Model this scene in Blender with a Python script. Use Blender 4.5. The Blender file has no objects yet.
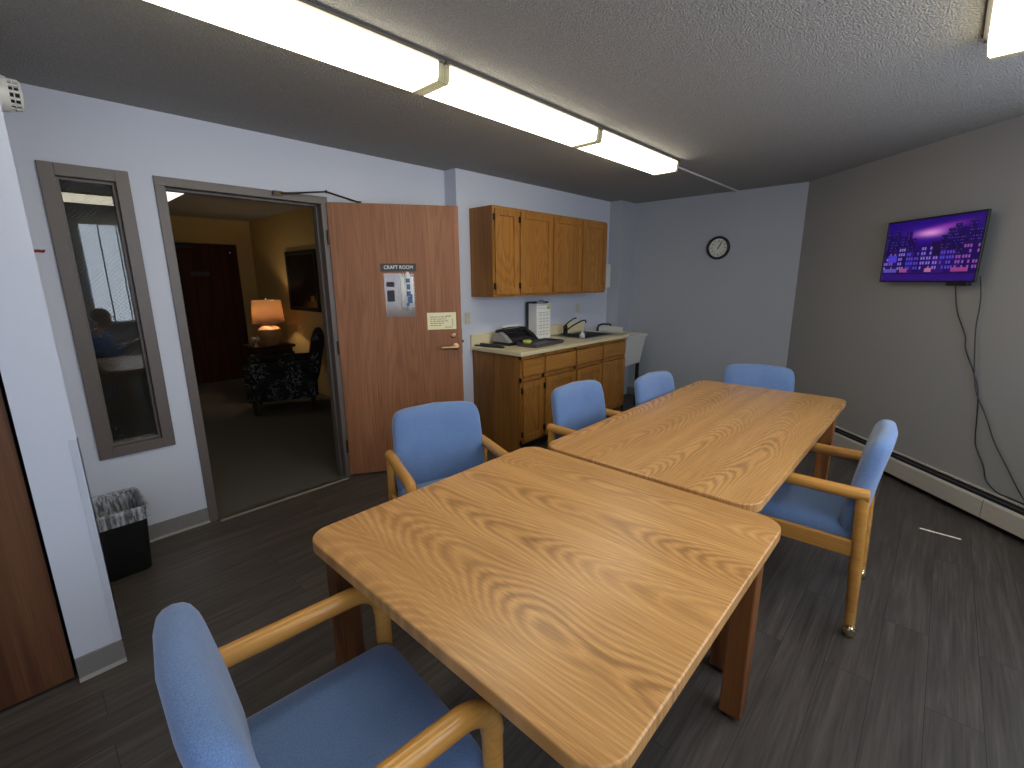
import bpy, bmesh, math, random
from mathutils import Vector, Matrix
random.seed(7)
S = bpy.context.scene
COL = S.collection
PI = math.pi
R = math.radians

# ------------------------------------------------------------------ materials
MATS = {}
def new_mat(name):
    m = bpy.data.materials.new(name); m.use_nodes = True
    nt = m.node_tree; nt.nodes.clear()
    out = nt.nodes.new('ShaderNodeOutputMaterial')
    MATS[name] = m
    return m, nt, out
def srgb(r, g, b):
    f = lambda c: (c/255/12.92) if c/255 <= .04045 else ((c/255+.055)/1.055)**2.4
    return (f(r), f(g), f(b), 1)
def N(nt, t, **kw):
    n = nt.nodes.new(t)
    for k, v in kw.items():
        setattr(n, k, v)
    return n
def bsdf(nt, out, col=None, rough=.5, metal=0, spec=.5, coat=0):
    b = N(nt, 'ShaderNodeBsdfPrincipled')
    if col is not None: b.inputs['Base Color'].default_value = col
    b.inputs['Roughness'].default_value = rough
    b.inputs['Metallic'].default_value = metal
    b.inputs['Specular IOR Level'].default_value = spec
    b.inputs['Coat Weight'].default_value = coat
    nt.links.new(b.outputs[0], out.inputs[0])
    return b
def mapping(nt, scale=(1, 1, 1), rot=(0, 0, 0), loc=(0, 0, 0)):
    tc = N(nt, 'ShaderNodeTexCoord'); mp = N(nt, 'ShaderNodeMapping')
    mp.inputs['Scale'].default_value = scale; mp.inputs['Rotation'].default_value = rot; mp.inputs['Location'].default_value = loc
    nt.links.new(tc.outputs['Object'], mp.inputs[0])
    return mp
def noise(nt, vec, scale=5, detail=2, rough=.5, dist=0):
    n = N(nt, 'ShaderNodeTexNoise')
    n.inputs['Scale'].default_value = scale; n.inputs['Detail'].default_value = detail
    n.inputs['Roughness'].default_value = rough; n.inputs['Distortion'].default_value = dist
    if vec is not None: nt.links.new(vec, n.inputs['Vector'])
    return n
def ramp(nt, fac, stops):
    r = N(nt, 'ShaderNodeValToRGB')
    e = r.color_ramp.elements
    while len(e) < len(stops): e.new(.5)
    for i, (p, c) in enumerate(stops):
        e[i].position = p; e[i].color = c
    nt.links.new(fac, r.inputs[0])
    return r
def mix(nt, fac, a, b, mode='MIX'):
    m = N(nt, 'ShaderNodeMix', data_type='RGBA', blend_type=mode)
    for sock, v in ((m.inputs[0], fac), (m.inputs[6], a), (m.inputs[7], b)):
        if isinstance(v, (int, float, tuple)): sock.default_value = v
        else: nt.links.new(v, sock)
    return m.outputs[2]
def math_(nt, op, a, b=None):
    m = N(nt, 'ShaderNodeMath', operation=op)
    for i, v in enumerate((a, b)):
        if v is None: continue
        if isinstance(v, (int, float)): m.inputs[i].default_value = v
        else: nt.links.new(v, m.inputs[i])
    return m.outputs[0]
def bump(nt, b, h, strength=.3, dist=.01):
    bp = N(nt, 'ShaderNodeBump'); bp.inputs['Strength'].default_value = strength; bp.inputs['Distance'].default_value = dist
    nt.links.new(h, bp.inputs['Height']); nt.links.new(bp.outputs[0], b.inputs['Normal'])
def simple(name, col, rough=.5, metal=0, spec=.5, var=.06, scale=30, bmp=0, coat=0):
    m, nt, out = new_mat(name)
    b = bsdf(nt, out, col, rough, metal, spec, coat)
    mp = mapping(nt); n = noise(nt, mp.outputs[0], scale, 3)
    d = tuple(c*(1-var) for c in col[:3])+(1,); l = tuple(min(1, c*(1+var)) for c in col[:3])+(1,)
    r = ramp(nt, n.outputs['Fac'], [(.3, d), (.7, l)])
    nt.links.new(r.outputs[0], b.inputs['Base Color'])
    if bmp: bump(nt, b, n.outputs['Fac'], bmp, .002)
    return m
def wood(name, light, mid, dark, axis='X', along=1.0, across=3.6, rings=9.0, pore=.25, rough=.4, spec=.4, sharp=(.45, .95), coat=0, seed=0.0, streak=140, ringmix=.8, linear=0.0, fine=.0):
    """contour lines of a stretched noise field: cathedral grain running along one object axis"""
    m, nt, out = new_mat(name)
    b = bsdf(nt, out, mid, rough, 0, spec, coat)
    sc = {'X': (along, across, across), 'Y': (across, along, across), 'Z': (across, across, along)}[axis]
    mp = mapping(nt, sc, loc=(seed, seed*.7, seed*1.3))
    n = noise(nt, mp.outputs[0], 1.0, 1.6, .42, .0)
    v = math_(nt, 'MULTIPLY', n.outputs['Fac'], rings*2*PI)
    if linear:
        tcl = mapping(nt); sx = N(nt, 'ShaderNodeSeparateXYZ'); nt.links.new(tcl.outputs[0], sx.inputs[0])
        v = math_(nt, 'ADD', v, math_(nt, 'MULTIPLY', sx.outputs['Y' if axis == 'X' else 'X'], linear*2*PI))
    if fine:
        scf = {'X': (4, 60, 60), 'Y': (60, 4, 60), 'Z': (60, 60, 4)}[axis]
        nf = noise(nt, mapping(nt, scf).outputs[0], 1.0, 2.0, .6)
        v = math_(nt, 'ADD', v, math_(nt, 'MULTIPLY', nf.outputs['Fac'], fine*2*PI))
    s = math_(nt, 'SINE', v)
    s = math_(nt, 'MULTIPLY_ADD', s, .5); s.node.inputs[2].default_value = .5
    sc2 = {'X': (2.5, streak, streak), 'Y': (streak, 2.5, streak), 'Z': (streak, streak, 2.5)}[axis]
    mp2 = mapping(nt, sc2); p = noise(nt, mp2.outputs[0], 1.0, 2.0, .6)
    sc3 = {'X': (.5, 9, 9), 'Y': (9, .5, 9), 'Z': (9, 9, .5)}[axis]
    mp3 = mapping(nt, sc3); q = noise(nt, mp3.outputs[0], 1.0, 2.0, .5)
    base = ramp(nt, q.outputs['Fac'], [(.3, mid), (.7, light)])
    rg = ramp(nt, s, [(sharp[0], (0, 0, 0, 1)), (sharp[1], (1, 1, 1, 1))])
    rf = math_(nt, 'MULTIPLY', rg.outputs[0], ringmix)
    c1 = mix(nt, rf, base.outputs[0], dark)
    pr = ramp(nt, p.outputs['Fac'], [(.35, (1-pore,)*3+(1,)), (.6, (1, 1, 1, 1))])
    c2 = mix(nt, 1.0, c1, pr.outputs[0], 'MULTIPLY')
    nt.links.new(c2, b.inputs['Base Color'])
    bump(nt, b, p.outputs['Fac'], .04, .001)
    return m
def laminate(name, light, mid, dark, axis, seed, period=.23, freq=128.0, rough=.3):
    """plain-sawn boards: rings r = sqrt(v^2 + d(u)^2) give nested arches in mid-board and straight lines beside them"""
    m, nt, out = new_mat(name)
    b = bsdf(nt, out, mid, rough, 0, .5)
    tc = mapping(nt, loc=(seed, seed*.37, 0)); sp = N(nt, 'ShaderNodeSeparateXYZ'); nt.links.new(tc.outputs[0], sp.inputs[0])
    U, V_ = (sp.outputs['X'], sp.outputs['Y']) if axis == 'X' else (sp.outputs['Y'], sp.outputs['X'])
    def vec(a, su, c, sv, off=0.0):
        cb = N(nt, 'ShaderNodeCombineXYZ'); nt.links.new(math_(nt, 'MULTIPLY', a, su), cb.inputs[0]); nt.links.new(math_(nt, 'MULTIPLY', c, sv), cb.inputs[1]); cb.inputs[2].default_value = off
        return cb.outputs[0]
    warp = noise(nt, vec(U, .9, V_, 1.6, 3.3), 1.0, 1.5, .45)
    vw = math_(nt, 'ADD', V_, math_(nt, 'MULTIPLY', math_(nt, 'SUBTRACT', warp.outputs['Fac'], .5), .22))
    vl = math_(nt, 'PINGPONG', vw, period)                      # 0..period, mirrored so that no seam shows
    vl = math_(nt, 'SUBTRACT', vl, period*.5)
    dn = noise(nt, vec(U, 1.5, V_, 2.0, 7.1), 1.0, 2.0, .5)
    d = math_(nt, 'ADD', math_(nt, 'MULTIPLY', dn.outputs['Fac'], .10), math_(nt, 'MULTIPLY', math_(nt, 'ADD', U, 1.2-(seed if axis == 'X' else seed*.37)), .085))
    fz = noise(nt, vec(U, 9, V_, 95, 1.7), 1.0, 2.0, .6)
    r = math_(nt, 'SQRT', math_(nt, 'ADD', math_(nt, 'MULTIPLY', vl, vl), math_(nt, 'MULTIPLY', d, d)))
    ph = math_(nt, 'ADD', math_(nt, 'MULTIPLY', r, freq*2*PI), math_(nt, 'MULTIPLY', fz.outputs['Fac'], 4.6))
    s_ = math_(nt, 'MULTIPLY_ADD', math_(nt, 'SINE', ph), .5); s_.node.inputs[2].default_value = .5
    near = math_(nt, 'SUBTRACT', 1.0, math_(nt, 'DIVIDE', math_(nt, 'ABSOLUTE', vl), period*.5)); near.node.use_clamp = True
    am = noise(nt, vec(U, 1.6, V_, 5, 9.4), 1.0, 1.0, .5)
    amp = math_(nt, 'MULTIPLY_ADD', near, .62); amp.node.inputs[2].default_value = .13
    amp = math_(nt, 'MULTIPLY', amp, math_(nt, 'MAXIMUM', math_(nt, 'MULTIPLY', math_(nt, 'SUBTRACT', am.outputs['Fac'], .26), 2.1), .22))
    rg = ramp(nt, s_, [(.35, (0, 0, 0, 1)), (.98, (1, 1, 1, 1))])
    band = noise(nt, vec(U, .5, V_, 16, 4.4), 1.0, 2.0, .5)
    base = ramp(nt, band.outputs['Fac'], [(.32, mid), (.68, light)])
    c = mix(nt, math_(nt, 'MULTIPLY', rg.outputs[0], amp), base.outputs[0], dark)
    hl = ramp(nt, s_, [(.0, (1, 1, 1, 1)), (.18, (0, 0, 0, 1))])
    c = mix(nt, math_(nt, 'MULTIPLY', hl.outputs[0], .28), c, tuple(min(1, k*1.22) for k in light[:3])+(1,))
    pores = noise(nt, vec(U, 5, V_, 260, 6.1), 1.0, 2.0, .6)
    pr = ramp(nt, pores.outputs['Fac'], [(.36, (.80, .78, .74, 1)), (.58, (1, 1, 1, 1))])
    c = mix(nt, 1.0, c, pr.outputs[0], 'MULTIPLY')
    nt.links.new(c, b.inputs['Base Color']); bump(nt, b, pores.outputs['Fac'], .03, .001)
    return m
def emit(name, col, strength):
    m, nt, out = new_mat(name)
    e = N(nt, 'ShaderNodeEmission'); e.inputs[0].default_value = col; e.inputs[1].default_value = strength
    nt.links.new(e.outputs[0], out.inputs[0])
    return m

def mat_wall(name, col):
    m, nt, out = new_mat(name)
    b = bsdf(nt, out, col, .6, 0, .3)
    mp = mapping(nt); n = noise(nt, mp.outputs[0], 220, 2); n2 = noise(nt, mp.outputs[0], 1.3, 2)
    d = tuple(c*.975 for c in col[:3])+(1,)
    r = ramp(nt, n2.outputs['Fac'], [(.35, d), (.65, col)])
    nt.links.new(r.outputs[0], b.inputs['Base Color'])
    bump(nt, b, n.outputs['Fac'], .12, .002)
    return m
def mat_ceiling():
    m, nt, out = new_mat('popcorn_ceiling_paint')
    b = bsdf(nt, out, srgb(170, 169, 166), .9, 0, .1)
    mp = mapping(nt); n = noise(nt, mp.outputs[0], 125, 3, .6); v = N(nt, 'ShaderNodeTexVoronoi'); v.inputs['Scale'].default_value = 140
    nt.links.new(mp.outputs[0], v.inputs['Vector'])
    h = math_(nt, 'SUBTRACT', n.outputs['Fac'], v.outputs['Distance'])
    r = ramp(nt, h, [(.0, srgb(154, 153, 150)), (.5, srgb(178, 177, 173))])
    nt.links.new(r.outputs[0], b.inputs['Base Color'])
    bump(nt, b, h, .6, .007)
    return m
def mat_floor():
    m, nt, out = new_mat('vinyl_plank_floor')
    b = bsdf(nt, out, (.1, .1, .1, 1), .42, 0, .4)
    mp = mapping(nt)
    br = N(nt, 'ShaderNodeTexBrick'); br.offset = .37; br.squash = 1
    br.inputs['Scale'].default_value = 1; br.inputs['Brick Width'].default_value = 1.22; br.inputs['Row Height'].default_value = .152
    br.inputs['Mortar Size'].default_value = .0012; br.inputs['Mortar Smooth'].default_value = .3; br.inputs['Bias'].default_value = 0
    br.inputs['Color1'].default_value = (0, 0, 0, 1); br.inputs['Color2'].default_value = (1, 1, 1, 1); br.inputs['Mortar'].default_value = (.5, .5, .5, 1)
    nt.links.new(mp.outputs[0], br.inputs['Vector'])
    # grain, shifted per plank
    sep = N(nt, 'ShaderNodeSeparateColor'); nt.links.new(br.outputs['Color'], sep.inputs[0])
    off = N(nt, 'ShaderNodeCombineXYZ'); sh = math_(nt, 'MULTIPLY', sep.outputs[0], 17.0)
    nt.links.new(sh, off.inputs[0]); nt.links.new(sh, off.inputs[2])
    ad = N(nt, 'ShaderNodeVectorMath', operation='ADD'); nt.links.new(mp.outputs[0], ad.inputs[0]); nt.links.new(off.outputs[0], ad.inputs[1])
    m2 = N(nt, 'ShaderNodeMapping'); m2.inputs['Scale'].default_value = (1.1, 16, 1); nt.links.new(ad.outputs[0], m2.inputs[0])
    n = noise(nt, m2.outputs[0], 1.6, 5, .65, .6)
    m3 = N(nt, 'ShaderNodeMapping'); m3.inputs['Scale'].default_value = (3, 110, 1); nt.links.new(ad.outputs[0], m3.inputs[0])
    n3 = noise(nt, m3.outputs[0], 1, 3, .6)
    r = ramp(nt, n.outputs['Fac'], [(.25, srgb(68, 62, 58)), (.5, srgb(88, 81, 76)), (.78, srgb(110, 102, 96))])
    pl = ramp(nt, sep.outputs[0], [(0, (.86, .86, .86, 1)), (1, (1.0, 1.0, 1.0, 1))])
    c = mix(nt, 1.0, r.outputs[0], pl.outputs[0], 'MULTIPLY')
    r3 = ramp(nt, n3.outputs['Fac'], [(.35, (.72, .72, .72, 1)), (.62, (1, 1, 1, 1))])
    c = mix(nt, 1.0, c, r3.outputs[0], 'MULTIPLY')
    c = mix(nt, br.outputs['Fac'], c, srgb(38, 34, 32))
    nt.links.new(c, b.inputs['Base Color'])
    bump(nt, b, n3.outputs['Fac'], .05, .001)
    return m
def mat_fabric(name, a, bcol):
    m, nt, out = new_mat(name)
    b = bsdf(nt, out, a, .85, 0, .2)
    b.inputs['Sheen Weight'].default_value = .35; b.inputs['Sheen Roughness'].default_value = .5
    mp = mapping(nt); n = noise(nt, mp.outputs[0], 420, 2); n2 = noise(nt, mp.outputs[0], 9, 2)
    r = ramp(nt, n.outputs['Fac'], [(.35, a), (.65, bcol)])
    r2 = ramp(nt, n2.outputs['Fac'], [(.3, (.9, .9, .9, 1)), (.7, (1, 1, 1, 1))])
    nt.links.new(mix(nt, 1.0, r.outputs[0], r2.outputs[0], 'MULTIPLY'), b.inputs['Base Color'])
    bump(nt, b, n.outputs['Fac'], .2, .001)
    return m
def mat_floral():
    m, nt, out = new_mat('dark_floral_upholstery')
    b = bsdf(nt, out, (.02, .02, .02, 1), .8, 0, .2)
    mp = mapping(nt); n = noise(nt, mp.outputs[0], 9, 3, .5, 1.6)
    v = math_(nt, 'MULTIPLY', n.outputs['Fac'], 30); s = math_(nt, 'SINE', v)
    n2 = noise(nt, mp.outputs[0], 6, 1)
    k = math_(nt, 'MULTIPLY', s, n2.outputs['Fac'])
    r = ramp(nt, k, [(.40, srgb(26, 25, 28)), (.5, srgb(112, 110, 112))])
    nt.links.new(r.outputs[0], b.inputs['Base Color'])
    return m
def mat_carpet():
    m, nt, out = new_mat('hall_carpet')
    b = bsdf(nt, out, srgb(80, 78, 74), .95, 0, .1)
    mp = mapping(nt); n = noise(nt, mp.outputs[0], 160, 3, .7)
    r = ramp(nt, n.outputs['Fac'], [(.3, srgb(62, 60, 60)), (.7, srgb(122, 116, 108))])
    nt.links.new(r.outputs[0], b.inputs['Base Color']); bump(nt, b, n.outputs['Fac'], .5, .004)
    return m
def mat_glass_thin(name, boost=1.9, tint=(.93, .96, .95, 1)):
    m, nt, out = new_mat(name)
    t = N(nt, 'ShaderNodeBsdfTransparent'); t.inputs[0].default_value = tint
    g = N(nt, 'ShaderNodeBsdfGlossy'); g.inputs['Roughness'].default_value = .0
    lw = N(nt, 'ShaderNodeLayerWeight'); lw.inputs[0].default_value = .5
    sch = math_(nt, 'MULTIPLY_ADD', math_(nt, 'POWER', lw.outputs['Facing'], 5.0), .96); sch.node.inputs[2].default_value = .04
    k = math_(nt, 'MULTIPLY', sch, boost); k.node.use_clamp = True
    mx = N(nt, 'ShaderNodeMixShader')
    nt.links.new(k, mx.inputs[0]); nt.links.new(t.outputs[0], mx.inputs[1]); nt.links.new(g.outputs[0], mx.inputs[2]); nt.links.new(mx.outputs[0], out.inputs[0])
    return m
def mat_plastic_film(name):
    m, nt, out = new_mat(name)
    t = N(nt, 'ShaderNodeBsdfTransparent'); g = N(nt, 'ShaderNodeBsdfGlossy'); g.inputs['Roughness'].default_value = .12
    d = N(nt, 'ShaderNodeBsdfDiffuse'); d.inputs[0].default_value = (.75, .77, .8, 1)
    m1 = N(nt, 'ShaderNodeMixShader'); m1.inputs[0].default_value = .10; m2 = N(nt, 'ShaderNodeMixShader'); m2.inputs[0].default_value = .07
    nt.links.new(t.outputs[0], m1.inputs[1]); nt.links.new(d.outputs[0], m1.inputs[2])
    nt.links.new(m1.outputs[0], m2.inputs[1]); nt.links.new(g.outputs[0], m2.inputs[2]); nt.links.new(m2.outputs[0], out.inputs[0])
    return m
def mat_translucent(name, col, t=.5):
    m, nt, out = new_mat(name)
    d = N(nt, 'ShaderNodeBsdfDiffuse'); d.inputs[0].default_value = col
    tr = N(nt, 'ShaderNodeBsdfTranslucent'); tr.inputs[0].default_value = col
    mx = N(nt, 'ShaderNodeMixShader'); mx.inputs[0].default_value = t
    nt.links.new(d.outputs[0], mx.inputs[1]); nt.links.new(tr.outputs[0], mx.inputs[2]); nt.links.new(mx.outputs[0], out.inputs[0])
    return m

W_WALL = mat_wall('pale_blue_grey_wall_paint', srgb(204, 208, 220))
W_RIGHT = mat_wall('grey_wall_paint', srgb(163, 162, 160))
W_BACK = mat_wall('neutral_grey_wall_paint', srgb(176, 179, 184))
W_HALL = mat_wall('tan_hall_paint', srgb(205, 178, 120))
W_CEIL = mat_ceiling()
W_FLOOR = mat_floor()
W_CARPET = mat_carpet()
RUBBER = simple('grey_rubber_base', srgb(128, 124, 122), .55, var=.04)
RUBBER_HL = simple('rubber_toe_highlight', srgb(142, 138, 132), .5, var=.04)  # toe paler than the base: its highlight is put into the colour
FRAME_P = simple('brown_grey_frame_paint', srgb(100, 91, 86), .4, var=.03, scale=60)
BLACKP = simple('black_plastic', srgb(22, 22, 24), .4, var=.08)
BLACKM = simple('matt_black', srgb(14, 14, 15), .7, var=.08)
DARKGREY = simple('dark_grey_plastic', srgb(66, 66, 72), .35, var=.06)
GREYP = simple('grey_plastic', srgb(150, 148, 152), .45, var=.05)
WHITEP = simple('white_plastic', srgb(226, 225, 220), .4, var=.02)
CREAM = simple('cream_laminate', srgb(222, 208, 168), .35, var=.03, scale=120)
ALMOND = simple('almond_plastic', srgb(205, 196, 170), .4, var=.03)
STEEL = simple('brushed_steel', srgb(150, 150, 150), .28, 1, var=.06, scale=80)
CHROME = simple('chrome', srgb(210, 210, 210), .1, 1, var=.02)
BRASSY = simple('brassy_chrome', srgb(216, 202, 160), .12, 1, var=.03)
BRONZE = simple('satin_bronze', srgb(196, 160, 124), .28, 1, var=.05)
DKBRONZE = simple('dark_bronze', srgb(70, 58, 46), .4, .8, var=.08)
ALU = simple('aluminium_strip', srgb(120, 116, 108), .5, .8, var=.08)
PAPER = simple('white_paper', srgb(232, 232, 228), .7, var=.02)
PAPER_Y = simple('cream_paper', srgb(238, 228, 186), .7, var=.02)
INK = simple('grey_ink', srgb(120, 116, 104), .7, var=.05)
INK_B = simple('blue_ink', srgb(70, 100, 150), .5, var=.1)
INK_D = simple('dark_ink', srgb(40, 42, 50), .6, var=.1)
YGREEN = simple('yellow_green_cloth', srgb(186, 190, 70), .8, var=.1, bmp=.3)
HEATER = simple('heater_enamel', srgb(196, 190, 178), .4, var=.03)
TUBW = simple('white_fibreglass', srgb(214, 212, 204), .35, var=.03)
RED = simple('dark_red_plastic', srgb(120, 20, 30), .35, var=.05)
CLOCKF = simple('clock_face_white', srgb(222, 222, 208), .4, var=.02)
SPINE = simple('white_metal_spine', srgb(200, 200, 200), .4, var=.02)
CERAMIC = simple('tan_ceramic', srgb(176, 130, 84), .6, var=.1, scale=12)
SKIN = simple('skin', srgb(205, 160, 138), .5, var=.05)
HAIR = simple('grey_hair', srgb(120, 110, 100), .6, var=.2, scale=90)
SHIRT = mat_fabric('blue_shirt_cloth', srgb(70, 110, 190), srgb(90, 130, 205))
VEST = mat_fabric('grey_vest_cloth', srgb(84, 86, 98), srgb(100, 102, 112))
TROUSERS = mat_fabric('dark_trouser_cloth', srgb(40, 42, 52), srgb(52, 54, 64))
SHOE = simple('black_shoe_leather', srgb(24, 22, 22), .4)
BLUE = mat_fabric('blue_chair_fabric', srgb(95, 122, 168), srgb(116, 143, 185))
FLORAL = mat_floral()
GLASS = mat_glass_thin('wired_glass', 1.5)
GLASS_C = mat_glass_thin('clear_window_glass', 1.0)
FILM = mat_plastic_film('clear_plastic_film')
LINER = mat_translucent('clear_bin_liner', srgb(196, 198, 206), .35)
SHADE = mat_translucent('linen_lamp_shade', srgb(226, 196, 162), .42)
CLEARP = mat_translucent('clear_acrylic', srgb(150, 148, 130), .5)
def mat_liner():
    m, nt, out = new_mat('crumpled_clear_liner')
    t = N(nt, 'ShaderNodeBsdfTransparent'); d = N(nt, 'ShaderNodeBsdfPrincipled')
    d.inputs['Base Color'].default_value = srgb(190, 192, 200); d.inputs['Roughness'].default_value = .25
    mp = mapping(nt, (2.0, 2.0, .28)); n = noise(nt, mp.outputs[0], 34, 3, .6, .4)
    r = ramp(nt, n.outputs['Fac'], [(.42, (.22, .22, .22, 1)), (.62, (.8, .8, .8, 1))])
    mx = N(nt, 'ShaderNodeMixShader'); nt.links.new(r.outputs[0], mx.inputs[0]); nt.links.new(t.outputs[0], mx.inputs[1]); nt.links.new(d.outputs[0], mx.inputs[2])
    nt.links.new(mx.outputs[0], out.inputs[0]); bump(nt, d, n.outputs['Fac'], .8, .01)
    return m
LINER = mat_liner()
WIRE = simple('dull_wire', srgb(92, 92, 92), .6, var=.05)
GUARD = simple('pale_corner_guard_plastic', srgb(192, 197, 209), .4, var=.01)
LENS = emit('lit_fluorescent_lens', (1.0, .92, .72, 1), 6.6)
LENS_H = emit('lit_hall_lens', (1.0, .95, .88, 1), 1.4)
BLIND = emit('glowing_blind_fabric', (.77, .86, 1.0, 1), 4.8)  # daylight through the blinds is put in as the fabric's own glow
BLIND_D = simple('dark_blind_strip', srgb(60, 72, 62), .8)
T_NEAR = laminate('table_laminate_cross_grain', srgb(218, 166, 104), srgb(198, 146, 86), srgb(124, 78, 46), 'Y', 1.35)
T_FAR = laminate('table_laminate_long_grain', srgb(218, 166, 104), srgb(198, 146, 86), srgb(124, 78, 46), 'X', 4.15)
T_LEG = wood('table_leg_oak', srgb(150, 96, 52), srgb(132, 80, 40), srgb(90, 52, 26), 'Z', 1.0, 6, 5, .2, .4)
ARM = wood('golden_chair_wood', srgb(216, 160, 84), srgb(204, 146, 70), srgb(176, 118, 52), 'Y', .6, 6, 4, .12, .22, .55, ringmix=.4)
CAB = wood('honey_oak', srgb(182, 126, 58), srgb(166, 110, 46), srgb(124, 78, 32), 'Z', .8, 5, 16, .25, .4, ringmix=.38)
CAB_H = wood('honey_oak_horizontal', srgb(182, 126, 58), srgb(166, 110, 46), srgb(124, 78, 32), 'X', .5, 7, 12, .25, .4, ringmix=.25)
CAB_S = wood('dark_oak_side', srgb(168, 116, 54), srgb(150, 100, 46), srgb(118, 74, 32), 'Z', .5, 3, 5, .3, .45, ringmix=.5)
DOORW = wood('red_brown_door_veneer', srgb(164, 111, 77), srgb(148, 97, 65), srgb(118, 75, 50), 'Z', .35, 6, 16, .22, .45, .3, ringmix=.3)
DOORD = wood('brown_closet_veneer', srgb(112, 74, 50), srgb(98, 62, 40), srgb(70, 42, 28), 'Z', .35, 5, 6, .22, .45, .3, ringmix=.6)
DOORH = wood('dark_hall_door_veneer', srgb(86, 48, 36), srgb(72, 38, 30), srgb(50, 26, 20), 'Z', .35, 5, 6, .2, .5, .2, ringmix=.5)
DKWOOD = wood('dark_table_wood', srgb(66, 42, 30), srgb(52, 32, 24), srgb(34, 20, 16), 'X', .6, 5, 5, .2, .35)

# ------------------------------------------------------------------ mesh helper
class G:
    def __init__(s): s.b = bmesh.new()
    def _xf(s, vs, M):
        if M is not None: bmesh.ops.transform(s.b, matrix=M, verts=vs)
    def box(s, x0, x1, y0, y1, z0, z1, M=None):
        vs = [s.b.verts.new(c) for c in ((x0,y0,z0),(x1,y0,z0),(x1,y1,z0),(x0,y1,z0),(x0,y0,z1),(x1,y0,z1),(x1,y1,z1),(x0,y1,z1))]
        for f in ((0,3,2,1),(4,5,6,7),(0,1,5,4),(1,2,6,5),(2,3,7,6),(3,0,4,7)): s.b.faces.new([vs[i] for i in f])
        s._xf(vs, M); return s
    def frustum(s, lo, hi, z0, z1, M=None):
        a = [s.b.verts.new((x, y, z0)) for x, y in ((lo[0],lo[2]),(lo[1],lo[2]),(lo[1],lo[3]),(lo[0],lo[3]))]
        c = [s.b.verts.new((x, y, z1)) for x, y in ((hi[0],hi[2]),(hi[1],hi[2]),(hi[1],hi[3]),(hi[0],hi[3]))]
        s.b.faces.new(a[::-1]); s.b.faces.new(c)
        for i in range(4): s.b.faces.new((a[i], a[(i+1)%4], c[(i+1)%4], c[i]))
        s._xf(a+c, M); return s
    def prism(s, poly, z0, z1, M=None):
        a = [s.b.verts.new((x, y, z0)) for x, y in poly]; c = [s.b.verts.new((x, y, z1)) for x, y in poly]
        s.b.faces.new(a[::-1]); s.b.faces.new(c); n = len(poly)
        for i in range(n): s.b.faces.new((a[i], a[(i+1)%n], c[(i+1)%n], c[i]))
        s._xf(a+c, M); return s
    def poly(s, pts, M=None):
        v = [s.b.verts.new(q) for q in pts]; s.b.faces.new(v); s._xf(v, M); return s
    def lathe(s, prof, n=32, M=None, cap=True):
        rings = []; allv = []
        for r, z in prof:
            ring = [s.b.verts.new((r*math.cos(2*PI*i/n), r*math.sin(2*PI*i/n), z)) for i in range(n)]; rings.append(ring); allv += ring
        for a, c in zip(rings, rings[1:]):
            for i in range(n): s.b.faces.new((a[i], a[(i+1)%n], c[(i+1)%n], c[i]))
        if cap: s.b.faces.new(rings[0][::-1]); s.b.faces.new(rings[-1])
        s._xf(allv, M); return s
    def tube(s, pts, r, n=12, M=None, cap=True):
        pts = [Vector(q) for q in pts]; rr = r if isinstance(r, (list, tuple)) else [r]*len(pts)
        allv = []; rings = []; up = None
        for i, q in enumerate(pts):
            t = (pts[min(i+1, len(pts)-1)]-pts[max(i-1, 0)]).normalized()
            if up is None:
                up = Vector((0, 0, 1)) if abs(t.z) < .9 else Vector((1, 0, 0))
            a = t.cross(up).normalized(); u = a.cross(t).normalized(); up = u
            ring = [s.b.verts.new(q+(a*math.cos(2*PI*k/n)+u*math.sin(2*PI*k/n))*rr[i]) for k in range(n)]
            rings.append(ring); allv += ring
        for a, c in zip(rings, rings[1:]):
            for k in range(n): s.b.faces.new((a[k], a[(k+1)%n], c[(k+1)%n], c[k]))
        if cap: s.b.faces.new(rings[0][::-1]); s.b.faces.new(rings[-1])
        s._xf(allv, M); return s
    def sphere(s, c, r, n=16, M=None, sc=(1, 1, 1)):
        q = bmesh.ops.create_uvsphere(s.b, u_segments=n, v_segments=max(6, n//2), radius=r)
        bmesh.ops.transform(s.b, matrix=Matrix.Translation(c) @ Matrix.Diagonal((*sc, 1)), verts=q['verts']); s._xf(q['verts'], M); return s
    def pad(s, w, h, t, rc=.06, rings=(1, .985, .95, .88, .75, .55, .3), n=64, M=None, flat=4.0, deform=None, ex=.32):
        """puffy rounded-rectangle cushion in the XZ plane, thickness along Y"""
        out = []
        for i in range(n):
            a = 2*PI*i/n; e = ex
            c, sn = math.cos(a), math.sin(a)
            out.append((w/2*math.copysign(abs(c)**e, c), h/2*math.copysign(abs(sn)**e, sn)))
        allv = []; prev = None
        seq = [(k, -1) for k in rings[::-1]] + [(k, 1) for k in rings[1:]]
        first = None
        for k, sg in seq:
            y = sg*t/2*(max(0, 1-k**flat))**.42
            ring = [s.b.verts.new((x*k, y, z*k)) for x, z in out]; allv += ring
            if prev:
                for i in range(n): s.b.faces.new((prev[i], prev[(i+1)%n], ring[(i+1)%n], ring[i]))
            else: first = ring
            prev = ring
        for ring, y in ((first, -t/2), (prev, t/2)):
            c = s.b.verts.new((0, y, 0)); allv.append(c)
            for i in range(n): s.b.faces.new((ring[i], ring[(i+1)%n], c))
        if deform:
            for v in allv: v.co = deform(v.co)
        s._xf(allv, M); return s
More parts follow.
